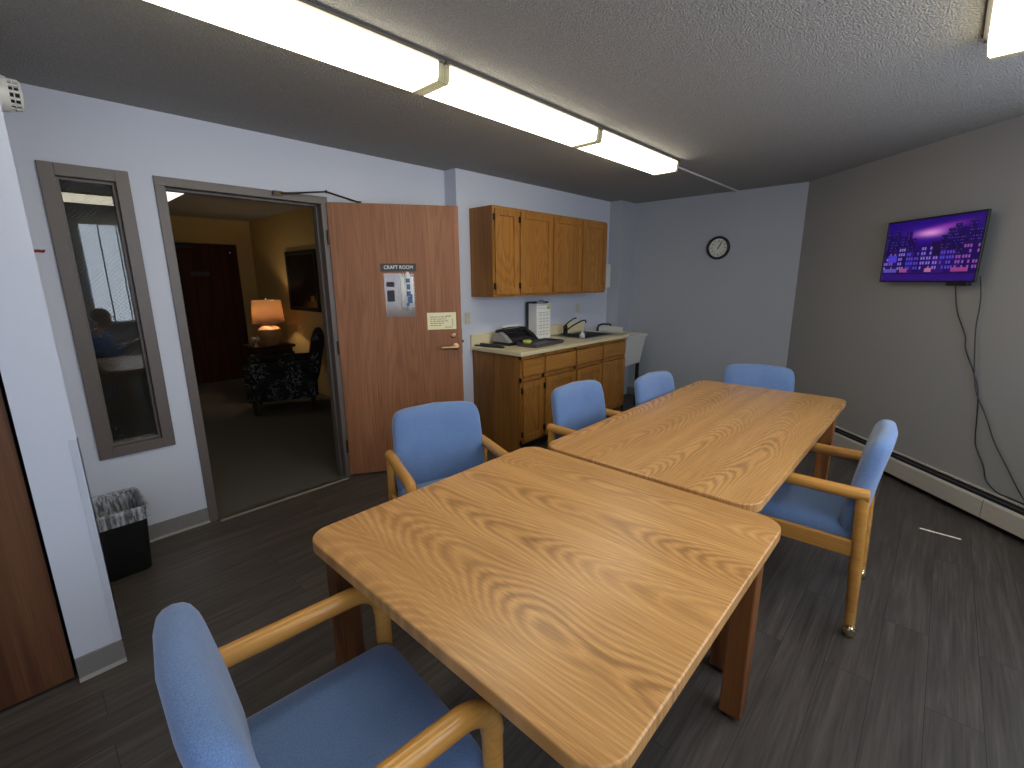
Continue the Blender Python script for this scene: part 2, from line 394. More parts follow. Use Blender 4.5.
    def build(s, name, mat, parent=None, bevel=0, smooth=False, seg=2, sub=0, angle=35, kind=None):
        bmesh.ops.recalc_face_normals(s.b, faces=s.b.faces)
        me = bpy.data.meshes.new(name); s.b.to_mesh(me); s.b.free()
        o = bpy.data.objects.new(name, me); COL.objects.link(o)
        me.materials.append(mat)
        if parent is not None: o.parent = parent
        if smooth:
            me.polygons.foreach_set('use_smooth', [True]*len(me.polygons))
            try: me.set_sharp_from_angle(angle=R(angle))
            except Exception: pass
        if bevel:
            m = o.modifiers.new('bevel', 'BEVEL'); m.width = bevel; m.segments = seg; m.limit_method = 'ANGLE'; m.angle_limit = R(40)
        if sub:
            m = o.modifiers.new('subsurf', 'SUBSURF'); m.levels = sub; m.render_levels = sub
        if kind: o['kind'] = kind
        return o
def T(x, y, z): return Matrix.Translation((x, y, z))
def RX(a): return Matrix.Rotation(R(a), 4, 'X')
def RY(a): return Matrix.Rotation(R(a), 4, 'Y')
def RZ(a): return Matrix.Rotation(R(a), 4, 'Z')
def tag(o, label, cat, group=None):
    o['label'] = label; o['category'] = cat
    if group: o['group'] = group
    return o
def thing(name, label, cat, loc=(0, 0, 0), rz=0, group=None):
    o = bpy.data.objects.new(name, None); COL.objects.link(o)
    o.empty_display_size = .1; o.location = loc; o.rotation_euler = (0, 0, rz)
    return tag(o, label, cat, group)
def copy_tree(o, parent=None):
    c = o.copy(); COL.objects.link(c)
    if parent is not None: c.parent = parent
    for ch in [q for q in list(bpy.data.objects) if q.parent == o]: copy_tree(ch, c)
    return c
def rrect(x0, x1, y0, y1, r, n=8):
    p = []
    for cx, cy, a0 in ((x1-r, y1-r, 0), (x0+r, y1-r, 90), (x0+r, y0+r, 180), (x1-r, y0+r, 270)):
        for i in range(n+1):
            a = R(a0+90*i/n); p.append((cx+r*math.cos(a), cy+r*math.sin(a)))
    return p

# ------------------------------------------------------------------ room measures (metres)
H = 2.40
YD = 3.264            # wall with the door and the wired window
YK = 3.118            # kitchenette wall, standing proud of it
XB = 5.447            # clock wall
XP = 5.107            # pipe chase beside the laundry tub
BX, BY = .09, 2.245   # corner of the closet block
C0 = 4.3138           # right wall lies on x - y = C0
YW = -1.0             # window wall behind the camera
XE = 3.62             # end of the right wall
S2 = math.sqrt(.5)

def wall_holes(g, x0, x1, y0, y1, z0, z1, holes):
    xs = sorted({x0, x1, *[h[0] for h in holes], *[h[1] for h in holes]})
    for a, c in zip(xs, xs[1:]):
        cuts = sorted([(h[2], h[3]) for h in holes if h[0] <= a+1e-6 and h[1] >= c-1e-6])
        z = z0
        for lo, hi in cuts:
            if lo > z+1e-6: g.box(a, c, y0, y1, z, lo)
            z = hi
        if z1 > z+1e-6: g.box(a, c, y0, y1, z, z1)
    bmesh.ops.remove_doubles(g.b, verts=g.b.verts, dist=1e-5)
    return g

# door opening and interior window opening
DX0, DX1, DZ = .652, 1.629, 2.068     # outer edges of the door frame
FW = .048
WX0, WX1, WZ0, WZ1 = .202, .546, .556, 2.07
g = wall_holes(G(), BX-.06, 2.69, YD, YD+.12, 0, H, [(DX0+FW-.02, DX1-FW+.02, 0, DZ-FW+.02), (WX0+.05, WX1-.05, WZ0+.05, WZ1-.05)])
g.build('wall_left', W_WALL, kind='structure')
G().box(2.69, XP+.1, YK, YD+.12, 0, H).build('wall_kitchenette', W_WALL, kind='structure')
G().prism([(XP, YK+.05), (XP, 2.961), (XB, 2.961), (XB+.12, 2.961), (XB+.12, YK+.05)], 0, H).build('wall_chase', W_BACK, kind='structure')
yc = XB-C0
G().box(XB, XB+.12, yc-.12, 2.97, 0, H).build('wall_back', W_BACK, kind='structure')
ye = XE-C0
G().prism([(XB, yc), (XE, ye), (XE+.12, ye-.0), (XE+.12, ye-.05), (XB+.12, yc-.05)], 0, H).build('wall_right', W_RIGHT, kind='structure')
G().box(XE, XE+.12, YW-.12, ye-.02, 0, H).build('wall_east', W_WALL, kind='structure')
wall_holes(G(), -1.92, XE+.12, YW-.12, YW, 0, H, [(.72, 3.58, 1.03, 2.25), (-1.70, -.12, 1.03, 2.25)]).build('wall_front', W_WALL, kind='structure')
G().box(-1.92, -1.8, YW-.12, BY, 0, H).build('wall_west', W_WALL, kind='structure')
# block with the closet door
CX0, CX1, CZ = -.96, -.052, 2.05
g = wall_holes(G(), -1.92, BX, BY, BY+.10, 0, H, [(CX0, CX1, 0, CZ)])
g.box(BX-.10, BX, BY+.10, YD+.12, 0, H)
g.build('wall_block', W_WALL, kind='structure')
# black sheet added behind the closet door, the gap's shade put into its colour
G().box(-1.0, BX-.11, BY+.11, BY+.13, 0, H).build('closet_shade_sheet', BLACKM, kind='structure')
G().prism([(-1.92, YW-.12), (XE+.12, YW-.12), (XE+.12, ye-.05), (XB+.12, yc-.05), (XB+.12, YD+.02), (-1.92, YD+.02)], -.08, 0).build('floor', W_FLOOR, kind='structure')
G().prism([(-1.92, YW-.12), (XE+.12, YW-.12), (XE+.12, ye-.05), (XB+.12, yc-.05), (XB+.12, YD+.12), (-1.92, YD+.12)], H, H+.08).build('ceiling', W_CEIL, kind='structure')

# hall beyond the door
HX0, HX1, HY = -2.2, 2.72, 8.0
G().box(HX0, HX1+.1, YD+.02, HY+.1, -.08, 0).build('floor_hall', W_CARPET, kind='structure')
G().box(HX0, HX1+.1, YD+.12, HY+.1, H, H+.08).build('ceiling_hall', W_CEIL, kind='structure')
wall_holes(G(), HX0, HX1, HY, HY+.1, 0, H, [(1.60, 2.50, 0, 2.05)]).build('wall_hall_far', W_HALL, kind='structure')
G().box(HX1, HX1+.1, YD+.12, HY+.1, 0, H).build('wall_hall_right', W_HALL, kind='structure')
G().box(HX0-.1, HX0, YD+.12, HY+.1, 0, H).build('wall_hall_left', W_HALL, kind='structure')
G().box(HX0, BX-.07, YD+.06, YD+.12, 0, H).build('wall_hall_near', W_HALL, kind='structure')
G().box(.58, .64, YD+.12, HY, 0, H).build('wall_hall_light_blocker', W_HALL, kind='structure')  # unseen partition added so the space behind the wired glass stays dark

# ------------------------------------------------------------------ trim
def base_y(name, x0, x1, y):
    o = G().box(x0, x1, y-.006, y+.002, 0, .10).build(name, RUBBER, kind='structure', bevel=.002)
    G().prism([(0, 0), (.014, 0), (.006, .014), (0, .016)], x0, x1, Matrix(((0, 0, 1, 0), (-1, 0, 0, y), (0, 1, 0, 0), (0, 0, 0, 1)))).build('toe', RUBBER_HL, o)
    return o
base_y('baseboard_left', BX, DX0, YD)
base_y('baseboard_kitchenette', 2.69, 2.81, YK)
base_y('baseboard_block', CX1, BX, BY)
G().box(XB-.006, XB+.002, yc+.05, 2.961, 0, .10).build('baseboard_back', RUBBER, kind='structure')
G().box(1.68, 2.69, YD-.006, YD+.002, 0, .10).build('baseboard_behind_door', RUBBER, kind='structure')
# door frame
g = G()
g.box(DX0, DX0+FW, YD-.012, YD+.132, 0, DZ-FW).box(DX1-FW, DX1, YD-.012, YD+.132, 0, DZ-FW).box(DX0, DX1, YD-.012, YD+.132, DZ-FW, DZ)
g.box(DX0+FW, DX0+FW+.014, YD+.045, YD+.09, 0, DZ-FW).box(DX1-FW-.014, DX1-FW, YD+.045, YD+.09, 0, DZ-FW).box(DX0+FW, DX1-FW, YD+.045, YD+.09, DZ-FW-.014, DZ-FW)
trim = g.build('trim_1', FRAME_P, kind='structure', bevel=.002)
G().box(DX0+FW-.003, DX0+FW+.001, YD+.0, YD+.04, .99, 1.10).build('strike_plate', DKBRONZE, trim)
G().prism([(0, 0), (.075, 0), (.065, .009), (.01, .009)], DX0+FW, DX1-FW, Matrix(((0, 0, 1, 0), (-1, 0, 0, YD+.02), (0, 1, 0, 0), (0, 0, 0, 1)))).build('trim_threshold', ALU, kind='structure')
# corner guard on the block
g = G(); g.box(BX-.022, BX+.003, BY-.003, BY, .10, .95).box(BX, BX+.003, BY-.003, BY+.022, .10, .95)
g.build('trim_corner_guard', GUARD, kind='structure')

# ------------------------------------------------------------------ window_1, wired glass
w = bpy.data.objects.new('window_1', None); COL.objects.link(w); w['kind'] = 'structure'
g = G()
def frame4(g, x0, x1, z0, z1, t, y0, y1):
    g.box(x0, x0+t, y0, y1, z0, z1).box(x1-t, x1, y0, y1, z0, z1).box(x0+t, x1-t, y0, y1, z0, z0+t).box(x0+t, x1-t, y0, y1, z1-t, z1)
frame4(g, WX0, WX1, WZ0, WZ1, .058, YD-.014, YD+.13)
g.build('frame', FRAME_P, w, bevel=.002)
g = G(); frame4(g, WX0+.058, WX1-.058, WZ0+.058, WZ1-.058, .014, YD+.018, YD+.075); g.build('glazing_bead', FRAME_P, w, bevel=.002)
gx0, gx1, gz0, gz1 = WX0+.066, WX1-.066, WZ0+.066, WZ1-.066
G().box(gx0, gx1, YD+.044, YD+.050, gz0, gz1).build('pane', GLASS, w)
g = G(); st = .021; ym = YD+.047; wd, ht = gx1-gx0, gz1-gz0
for sgn in (1, -1):
    k = -int(wd/st)-2
    while k*st < ht+wd:
        # line z = z0 + sgn*(x - xs) + k*st  clipped to the pane
        c = k*st if sgn > 0 else k*st
        if sgn > 0: xa, xb = max(0, -c), min(wd, ht-c); fz = lambda x: c+x
        else: xa, xb = max(0, c-ht), min(wd, c); fz = lambda x: c-x
        if xb-xa > .002:
            g.tube([(gx0+xa, ym, gz0+fz(xa)), (gx0+xb, ym, gz0+fz(xb))], .0006, 4)
        k += 1
g.build('wire_mesh', WIRE, w)

# ------------------------------------------------------------------ door_1, open into the room
DA = R(-32.8)
door = bpy.data.objects.new('door_1', None); COL.objects.link(door); door['kind'] = 'structure'
door.location = (1.616, YD-.020, 0); door.rotation_euler = (0, 0, DA)
G().box(0, .914, -.0, .044, .012, 2.035).build('door_leaf', DOORW, door, bevel=.002)
g = G()
for z in (.25, 1.02, 1.8):
    g.tube([(-.006, -.004, z-.05), (-.006, -.004, z+.05)], .007, 10)
g.build('hinge', DKBRONZE, door)
h = G().lathe([(.027, 0), (.027, .006), (.022, .010), (.012, .012), (.012, .05)], 24, T(.864, 0, .992) @ RX(90)).build('door_handle', BRONZE, door, smooth=True)
G().tube([(.868, -.05, .992), (.84, -.056, .993), (.80, -.054, .993), (.748, -.050, .992)], [.013, .013, .012, .011], 12).build('lever', BRONZE, h, smooth=True)
G().lathe([(.021, 0), (.021, .008), (.016, .016), (.012, .017), (.011, .012)], 24, T(.846, 0, 1.083) @ RX(90)).build('deadbolt', BRONZE, door, smooth=True)
g = G(); g.box(.9135, .9165, .008, .036, .93, 1.13); g.box(.914, .928, .012, .032, 1.02, 1.04); g.build('latch_plate', DKBRONZE, door)
# closer: body on the far face, arms to the frame head
cl = G().box(.10, .36, .044, .085, 1.965, 2.025).build('closer_body', SPINE, door, bevel=.004)
def wl(P): # world to door-local
    v = Vector(P)-Vector(door.location); return (v.x*math.cos(-DA)-v.y*math.sin(-DA), v.x*math.sin(-DA)+v.y*math.cos(-DA), v.z)
kn = wl((1.586, 3.17, 2.088))
G().tube([(.22, .06, 2.045), kn], .007, 8).tube([(.22, .06, 2.02), (.22, .06, 2.055)], .012, 10).build('closer_arm', DKBRONZE, cl)
g = G(); g.tube([kn, wl((1.31, 3.235, 2.052))], .006, 8).sphere(kn, .011, 10).box(-.028, .028, -.012, .012, -.014, .014, T(*wl((1.295, 3.243, 2.052))) @ RZ(32.8))
g.build('closer_rod', DKBRONZE, cl)

def on_door(name, label, cat):
    o = thing(name, label, cat, door.location, DA); return o
def text(body, name, size, mat, parent, loc, rot=(PI/2, 0, 0), ext=.0006, sx=1.0):
    c = bpy.data.curves.new(name, 'FONT'); c.body = body; c.size = size; c.align_x = 'CENTER'; c.align_y = 'CENTER'; c.extrude = ext
    c.materials.append(mat)
    tmp = bpy.data.objects.new(name, c); COL.objects.link(tmp)
    me = bpy.data.meshes.new_from_object(tmp.evaluated_get(bpy.context.evaluated_depsgraph_get()))
    bpy.data.objects.remove(tmp); me.name = name
    o = bpy.data.objects.new(name, me); COL.objects.link(o); o.parent = parent; o.location = loc; o.rotation_euler = rot; o.scale = (sx, 1, 1)
    return o
U0 = .034  # measured leaf origin to hinge edge
t = on_door('room_sign', 'small dark brown room sign with white letters high on the open wooden door', 'sign')
SIGNB = simple('dark_brown_sign_plastic', srgb(44, 36, 32), .35)
G().box(.297+U0, .554+U0, -.006, 0, 1.567, 1.623).build('plate', SIGNB, t, bevel=.001)
text('CRAFT ROOM', 'lettering', .036, PAPER, t, (.426+U0, -.0065, 1.595), sx=.92)
t = on_door('document_holder', 'clear plastic pocket with a folded white flyer below the room sign', 'document holder')
G().box(.318+U0, .535+U0, -.0030, 0, 1.232, 1.552).build('pocket', FILM, t)
g = G(); n = 10
for i in range(n):
    x0, x1 = .432+.096*i/n, .432+.096*(i+1)/n
    b0, b1 = .010*math.sin(PI*i/n)+.004, .010*math.sin(PI*(i+1)/n)+.004
    zt = 1.545-.02*math.sin(i*.9); zb = 1.292+.012*math.sin(i*.8+1)
    g.poly([(x0+U0, -b0, zb), (x1+U0, -b1, zb), (x1+U0, -b1, zt), (x0+U0, -b0, zt)])
bmesh.ops.remove_doubles(g.b, verts=g.b.verts, dist=.004)
fl = g.build('flyer', PAPER, t, smooth=True)
so = fl.modifiers.new('solid', 'SOLIDIFY'); so.thickness = .001
g = G()
for i, (x, z, w_, h_) in enumerate(((.472, 1.50, .03, .03), (.478, 1.455, .024, .04), (.474, 1.405, .03, .035), (.480, 1.36, .034, .05), (.470, 1.325, .02, .02), (.50, 1.385, .016, .03))):
    g.box(x+U0, x+w_+U0, -.0172, -.0165, z-h_/2, z+h_/2)
g.build('print', INK_B, fl)
g = G().box(.333+U0, .389+U0, -.006, -.003, 1.455, 1.492); g.box(.333+U0, .387+U0, -.006, -.003, 1.349, 1.430); g.build('card', INK_D, t)
t = on_door('notice', 'cream paper notice taped to the open wooden door above its lever handle', 'paper notice')
G().box(.617+U0, .838+U0, -.0015, 0, 1.130, 1.259).build('sheet', PAPER_Y, t)
g = G()
for i in range(5):
    xx = .640
    for k in range(random.randint(4, 6)):
        wd_ = random.uniform(.012, .030)
        if xx+wd_ > .785: break
        g.box(xx+U0, xx+wd_+U0, -.0022, -.0016, 1.226-.016*i-.0025, 1.226-.016*i+.0025); xx += wd_+.006
g.box(.76+U0, .80+U0, -.0022, -.0016, 1.228, 1.234); g.box(.75+U0, .805+U0, -.0022, -.0016, 1.144, 1.148); g.box(.808+U0, .811+U0, -.0022, -.0016, 1.15, 1.215)
g.build('print', INK, t)

# ------------------------------------------------------------------ door_2, closet door on the left
d2 = bpy.data.objects.new('door_2', None); COL.objects.link(d2); d2['kind'] = 'structure'
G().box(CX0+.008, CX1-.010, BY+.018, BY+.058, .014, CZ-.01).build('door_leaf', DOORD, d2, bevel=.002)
h = G().lathe([(.026, 0), (.026, .008), (.012, .012), (.012, .04), (.024, .05), (.028, .062), (.022, .075), (.005, .079)], 24, T(CX0+.09, BY+.018, .99) @ RX(90)).build('door_handle', BRONZE, d2, smooth=True)
# door_3, hall
d3 = bpy.data.objects.new('door_3', None); COL.objects.link(d3); d3['kind'] = 'structure'
g = G(); g.box(1.55, 1.60, HY-.015, HY+.1, 0, 2.10).box(2.50, 2.55, HY-.015, HY+.1, 0, 2.10).box(1.60, 2.50, HY-.015, HY+.1, 2.05, 2.10)
g.build('frame', W_HALL, d3, bevel=.002)
G().box(1.605, 2.495, HY+.0, HY+.045, .01, 2.045).build('door_leaf', DOORH, d3)
G().box(1.86, 2.10, HY-.006, HY, 1.59, 1.65).build('door_plate', DARKGREY, d3)
G().lathe([(.012, 0), (.012, .01), (.004, .012)], 12, T(2.40, HY, 1.93) @ RX(90)).build('peephole', CHROME, d3)
cb = G().box(1.62, 1.92, HY-.05, HY-.005, 1.985, 2.04).build('closer_body', BLACKP, d3)

# ------------------------------------------------------------------ hall things
t = thing('table_lamp', 'lit table lamp with tan ceramic base and drum shade in the next room', 'lamp', (2.34, 6.62, .66))
G().lathe([(.05, 0), (.085, .006), (.095, .03), (.11, .06), (.15, .12), (.158, .17), (.14, .22), (.09, .255), (.055, .265), (.05, .275), (.062, .285), (.05, .30), (.012, .305), (.012, .33)], 36).build('base', CERAMIC, t, smooth=True)
g = G().lathe([(.197, .30), (.175, .60)], 48, cap=False)
o = g.build('lamp_shade', SHADE, t, smooth=True); so = o.modifiers.new('solid', 'SOLIDIFY'); so.thickness = .003
G().lathe([(.008, .33), (.008, .60), (.012, .605), (.016, .62), (.010, .635), (.003, .64)], 16).build('finial', CHROME, t, smooth=True)
lt = bpy.data.lights.new('lamp_bulb', 'POINT'); lt.energy = 7.5; lt.color = (1, .76, .46); lt.shadow_soft_size = .03
lo = bpy.data.objects.new('lamp_bulb', lt); COL.objects.link(lo); lo.location = (2.34, 6.62, .66+.48); lo['kind'] = 'helper'
t = thing('side_table', 'dark wooden side table under the lit lamp in the next room', 'side table', (2.36, 6.76, 0))
G().prism(rrect(-.26, .26, -.26, .26, .03, 4), .625, .66).build('table_top', DKWOOD, t, bevel=.004)
G().box(-.22, .22, -.22, .22, .54, .625).build('apron', DKWOOD, t)
for sx in (-1, 1):
    for sy in (-1, 1):
        G().frustum((sx*.21-.018, sx*.21+.018, sy*.21-.018, sy*.21+.018), (sx*.21-.026, sx*.21+.026, sy*.21-.026, sy*.21+.026), 0, .56).build('leg', DKWOOD, t)
t = thing('glass_figurine', 'tiny pale glass ornament left of the lamp base on the side table', 'ornament', (2.15, 6.62, .66))
GLASSY = simple('pale_glass', srgb(210, 200, 190), .1)
G().lathe([(.03, 0), (.034, .006), (.012, .02), (.010, .05), (.018, .06)], 16).build('base', GLASSY, t, smooth=True)
g = G()
for a in range(5): g.sphere((.035*math.cos(a*1.26), .035*math.sin(a*1.26), .10), .028, 10, sc=(.8, .8, 1.2))
g.build('petals', GLASSY, t, smooth=True)

t = thing('armchair', 'dark floral patterned armchair beside the lamp table in the next room', 'armchair', (2.15, 5.72, 0), R(66))
# faces local -> +Y local is the sitting direction; rotated so it faces -X
g = G().box(-.30, .30, -.34, .38, .17, .34); g.build('seat_base', FLORAL, t, bevel=.03, seg=3)
G().pad(.46, .54, .16, M=T(0, .08, .42) @ RX(90)).build('seat_cushion', FLORAL, t, smooth=True, angle=180)
for sx in (-1, 1):
    g = G().box(sx*.295-.05, sx*.295+.05, -.32, .40, .17, .54)
    g.tube([(sx*.305, -.32, .545), (sx*.305, .405, .545)], .068, 20)
    g.build('armrest', FLORAL, t, bevel=.015, smooth=True)
G().pad(.62, .66, .15, M=T(0, -.345, .62) @ RX(12)).build('backrest', FLORAL, t, smooth=True, angle=180)
for sx in (-1, 1):
    for sy in (-.28, .34):
        G().lathe([(.018, 0), (.020, .01), (.03, .17)], 14, T(sx*.28, sy, 0)).build('leg', DKWOOD, t, smooth=True)

t = thing('framed_picture', 'black framed dark picture on the tan wall above the armchair', 'picture', (HX1, 6.29, 1.505))
g = G(); frame4(g, -.45, .45, -.39, .39, .05, -.03, 0)
o = g.build('frame', BLACKM, t, bevel=.006); o.rotation_euler = (0, 0, -PI/2)
DKPIC = simple('dark_print', srgb(34, 28, 26), .25, var=.4, scale=6)
o = G().box(-.40, .40, -.012, 0, -.34, .34).build('print', DKPIC, t); o.rotation_euler = (0, 0, -PI/2)
GOLD = simple('gold_patch', srgb(190, 140, 60), .5)
o2 = G().box(.20, .30, -.014, -.011, -.27, -.19).build('plaque', GOLD, t); o2.rotation_euler = (0, 0, -PI/2)
t = thing('hall_ceiling_light', 'bright ceiling light glimpsed at the top left of the doorway', 'ceiling light', (1.195, 5.93, H))
G().box(-.14, .14, -.50, .42, -.05, -.0).build('housing', SPINE, t)
G().box(-.135, .135, -.495, .415, -.075, -.05).build('diffuser', LENS_H, t, bevel=.01)

# ------------------------------------------------------------------ kitchenette
KX0, KX1 = 2.81, 4.57
def panel_door(parent, x0, x1, z0, z1, y, name='door', hinge=None, matv=CAB, math_=CAB_H, st=.055):
    """frame and recessed panel door with its front face at y-.02"""
    g = G(); g.box(x0, x0+st, y-.02, y, z0, z1).box(x1-st, x1, y-.02, y, z0, z1).box(x0+st, x1-st, y-.02, y, z0, z0+st).box(x0+st, x1-st, y-.02, y, z1-st, z1)
    d = g.build(name, matv, parent, bevel=.004)
    G().box(x0+st-.002, x1-st+.002, y-.005, y-.001, z0+st-.002, z1-st+.002).build('panel', CAB, d)
    if hinge is not None:
        for zz in (z0+.07, z1-.07):
            G().box(hinge-.004, hinge+.004, y-.024, y+.001, zz-.025, zz+.025).build('hinge', DKBRONZE, d)
    return d
t = thing('wall_cabinet', 'honey oak wall cabinet with four panel doors above the counter', 'cabinet', (0, 0, 0))
UY = 2.835
g = G(); g.box(KX0, KX1, UY+.018, YK, 1.355, 2.10); g.build('carcass', CAB_S, t, bevel=.002)
g = G(); zs0, zs1 = 1.355, 2.10
xs = [2.81, 3.128, 3.605, 4.092, 4.57]
g.box(KX0, KX1, UY, UY+.018, 1.355, 1.385).box(KX0, KX1, UY, UY+.018, 2.065, 2.10)
for x in (2.81, 3.110, 3.587, 4.074, 4.538): g.box(x, x+.036 if x < 4.5 else 4.57, UY, UY+.018, 1.385, 2.065)
g.build('face_frame', CAB, t)
for i in range(4):
    panel_door(t, xs[i]+.016, xs[i+1]-.014, 1.377, 2.078, UY, hinge=(xs[i]+.008 if i < 2 else None))
t.location = (.018, 0, 0)

BYF = 2.53
t = thing('base_cabinet', 'honey oak base cabinet with drawers over doors under the sink counter', 'cabinet', (0, 0, 0))
G().box(KX0+.015, KX0+.033, BYF+.018, YK, 0, .878).box(KX1-.028, KX1-.01, BYF+.018, YK, 0, .878).box(KX0+.033, KX1-.028, BYF+.018, YK, .10, .118).box(KX0+.033, KX1-.028, YK-.012, YK, .118, .70).build('carcass', CAB_S, t)
G().box(KX0+.02, KX1-.02, BYF+.085, YK-.02, 0, .10).build('toe_kick', BLACKM, t)
g = G(); bx = [2.825, 3.128, 3.610, 4.090, 4.56]
g.box(bx[0], bx[4], BYF, BYF+.018, .10, .135).box(bx[0], bx[4], BYF, BYF+.018, .845, .878).box(bx[0], bx[4], BYF, BYF+.018, .655, .69)
for i, x in enumerate(bx): g.box(max(bx[0], x-.02), min(bx[4], x+.02), BYF, BYF+.018, .10, .878)
g.build('face_frame', CAB, t)
for i in range(4):
    a, c = bx[i]+.020, bx[i+1]-.018
    dr = G().box(a, c, BYF-.02, BYF, .698, .840).build('drawer', CAB_H, t, bevel=.006, seg=3)
    panel_door(t, a, c, .122, .650, BYF, hinge=(bx[i]+.010 if i < 2 else None))

# counter with a hole for the sink
CZ0, CZ1 = .878, .915
SX0, SX1, SY0, SY1 = 3.89, 4.46, 2.60, 3.03
t = thing('countertop', 'cream laminate countertop with a low backsplash on the oak base cabinet', 'countertop', (0, 0, 0))
g = wall_holes(G(), KX0-.012, KX1+.015, -CZ1, -CZ0, 2.495, YK-.02, [(SX0+.012, SX1-.012, SY0+.012, SY1-.012)])
bmesh.ops.transform(g.b, matrix=Matrix(((1, 0, 0, 0), (0, 0, 1, 0), (0, -1, 0, 0), (0, 0, 0, 1))), verts=g.b.verts)
bmesh.ops.dissolve_limit(g.b, angle_limit=.01, verts=g.b.verts, edges=g.b.edges)
g.build('worktop', CREAM, t, bevel=.008, seg=3)
G().box(KX0-.012, KX1+.015, YK-.02, YK, CZ0, 1.018).build('backsplash', CREAM, t, bevel=.004)

t = thing('kitchen_sink', 'stainless steel sink set in the cream countertop', 'sink', (0, 0, 0))
g = G(); zr = CZ1+.004
frm = [(SX0-.012, SX1+.012, SY0-.012, SY0+.02), (SX0-.012, SX1+.012, SY1-.055, SY1+.012), (SX0-.012, SX0+.02, SY0+.02, SY1-.055), (SX1-.02, SX1+.012, SY0+.02, SY1-.055)]
for a in frm: g.box(*a, CZ1+.0002, zr)
g.build('rim', STEEL, t, bevel=.002)
bx0, bx1, by0, by1, bz = SX0+.02, SX1-.02, SY0+.02, SY1-.055, .75
g = G()
for a in ((bx0, bx0+.003, by0, by1), (bx1-.003, bx1, by0, by1), (bx0, bx1, by0, by0+.003), (bx0, bx1, by1-.003, by1)): g.box(*a, bz, zr)
g.box(bx0, bx1, by0, by1, bz-.004, bz); g.build('basin', STEEL, t)
G().lathe([(.04, bz), (.04, bz+.003), (.028, bz+.004), (.02, bz+.001)], 20, T((bx0+bx1)/2, (by0+by1)/2, 0)).build('drain', CHROME, t)
t = thing('kitchen_faucet', 'dark chrome single lever faucet behind the steel sink', 'faucet', (4.08, 2.995, zr))
FAU = simple('dark_chrome', srgb(90, 92, 96), .18, 1)
G().lathe([(.055, 0), (.055, .008), (.026, .012), (.024, .07), (.027, .075), (.020, .09), (.012, .096)], 24).build('base', FAU, t, smooth=True)
G().tube([(.0, -.01, .04), (.08, -.05, .095), (.17, -.10, .140), (.20, -.12, .142), (.208, -.125, .115)], [.010, .008, .008, .008, .009], 12).build('spout', FAU, t, smooth=True)
G().tube([(0, 0, .095), (.045, -.005, .125), (.12, -.02, .160), (.16, -.026, .165)], [.008, .006, .006, .008], 10).build('lever', FAU, t, smooth=True)
t = thing('bottle', 'small white bottle standing in the steel sink', 'bottle', (4.16, 2.83, bz))
G().lathe([(.026, 0), (.029, .004), (.029, .16), (.024, .174), (.013, .182)], 24).build('body', WHITEP, t, smooth=True)
G().lathe([(.014, .180), (.014, .208), (.011, .211)], 16).build('cap', WHITEP, t, smooth=True)

# laundry tub
t = thing('laundry_tub', 'white laundry tub on dark legs between the base cabinet and the back wall', 'utility sink', (0, 0, 0))
tx0, tx1, ty0, ty1 = 4.605, 5.085, 2.53, 3.10
g = G()
zt = .87
g.frustum((tx0+.05, tx1-.05, ty0+.06, ty1-.05), (tx0+.01, tx1-.01, ty0+.015, ty1-.01), .52, zt-.03)
bowl = g.build('bowl', TUBW, t, bevel=.012, seg=3)
g = G()
for a in ((tx0, tx1, ty0, ty0+.035), (tx0, tx1, ty1-.07, ty1), (tx0, tx0+.03, ty0+.035, ty1-.07), (tx1-.03, tx1, ty0+.035, ty1-.07)): g.box(*a, zt-.03, zt)
g.build('rim', TUBW, t, bevel=.008, seg=3)
g = G().box(tx0, tx1, ty1-.02, ty1, zt, .925).box(tx1-.015, tx1, 2.86, ty1-.02, zt, .925); g.build('splash_ledge', TUBW, t, bevel=.004)
for sx in (tx0+.07, tx1-.07):
    for sy in (ty0+.08, ty1-.08):
        G().box(sx-.016, sx+.016, sy-.016, sy+.016, 0, .53).build('leg', BLACKM, t)
t = thing('tub_faucet', 'grey swing spout faucet above the white laundry tub', 'faucet', (4.80, ty1-.055, zt))
G().lathe([(.03, 0), (.03, .01), (.014, .015), (.014, .06)], 20).build('base', FAU, t, smooth=True)
G().tube([(0, 0, .05), (.005, -.01, .085), (.03, -.04, .10), (.075, -.10, .102), (.09, -.12, .098), (.092, -.123, .08)], [.012, .012, .011, .010, .010, .010], 10).build('spout', FAU, t, smooth=True)

# counter clutter
t = thing('typewriter', 'grey and black electric typewriter with a sheet of paper, against the backsplash', 'typewriter', (3.02, 2.83, CZ1))
tw = .41; t.scale = (1, 1, .86)
G().box(0, tw, 0, .22, 0, .035).build('base', BLACKP, t, bevel=.006)
for x0 in (-.004, tw-.05):
    g = G().prism([(.0, .03), (.22, .03), (.22, .115), (.13, .135), (.075, .10)], x0, x0+.054, Matrix(((0, 0, 1, 0), (1, 0, 0, 0), (0, 1, 0, 0), (0, 0, 0, 1))))
    g.build('end_cover', GREYP if x0 < 0 else BLACKP, t, bevel=.006)
G().prism([(.0, .035), (.22, .035), (.22, .10), (.14, .115), (.09, .07)], .05, tw-.05, Matrix(((0, 0, 1, 0), (1, 0, 0, 0), (0, 1, 0, 0), (0, 0, 0, 1)))).build('body', BLACKP, t, bevel=.004)
G().tube([(.03, .165, .135), (tw-.02, .165, .135)], .022, 16).build('platen', BLACKM, t, smooth=True)
for x in (.03, tw-.02): G().tube([(x-.025, .165, .135), (x+.025, .165, .135)], .026, 14).build('knob', BLACKP, t, smooth=True)
g = G()
g.tube([(.07, .150, .12), (.07, .155, .166), (.16, .157, .170), (.26, .157, .168), (.34, .155, .164), (.34, .150, .12)], .006, 8)
g.build('paper_bail', BLACKM, t)
G().box(.10, tw-.10, .182, .184, .10, .195).build('paper_sheet', PAPER, t)
g = G()
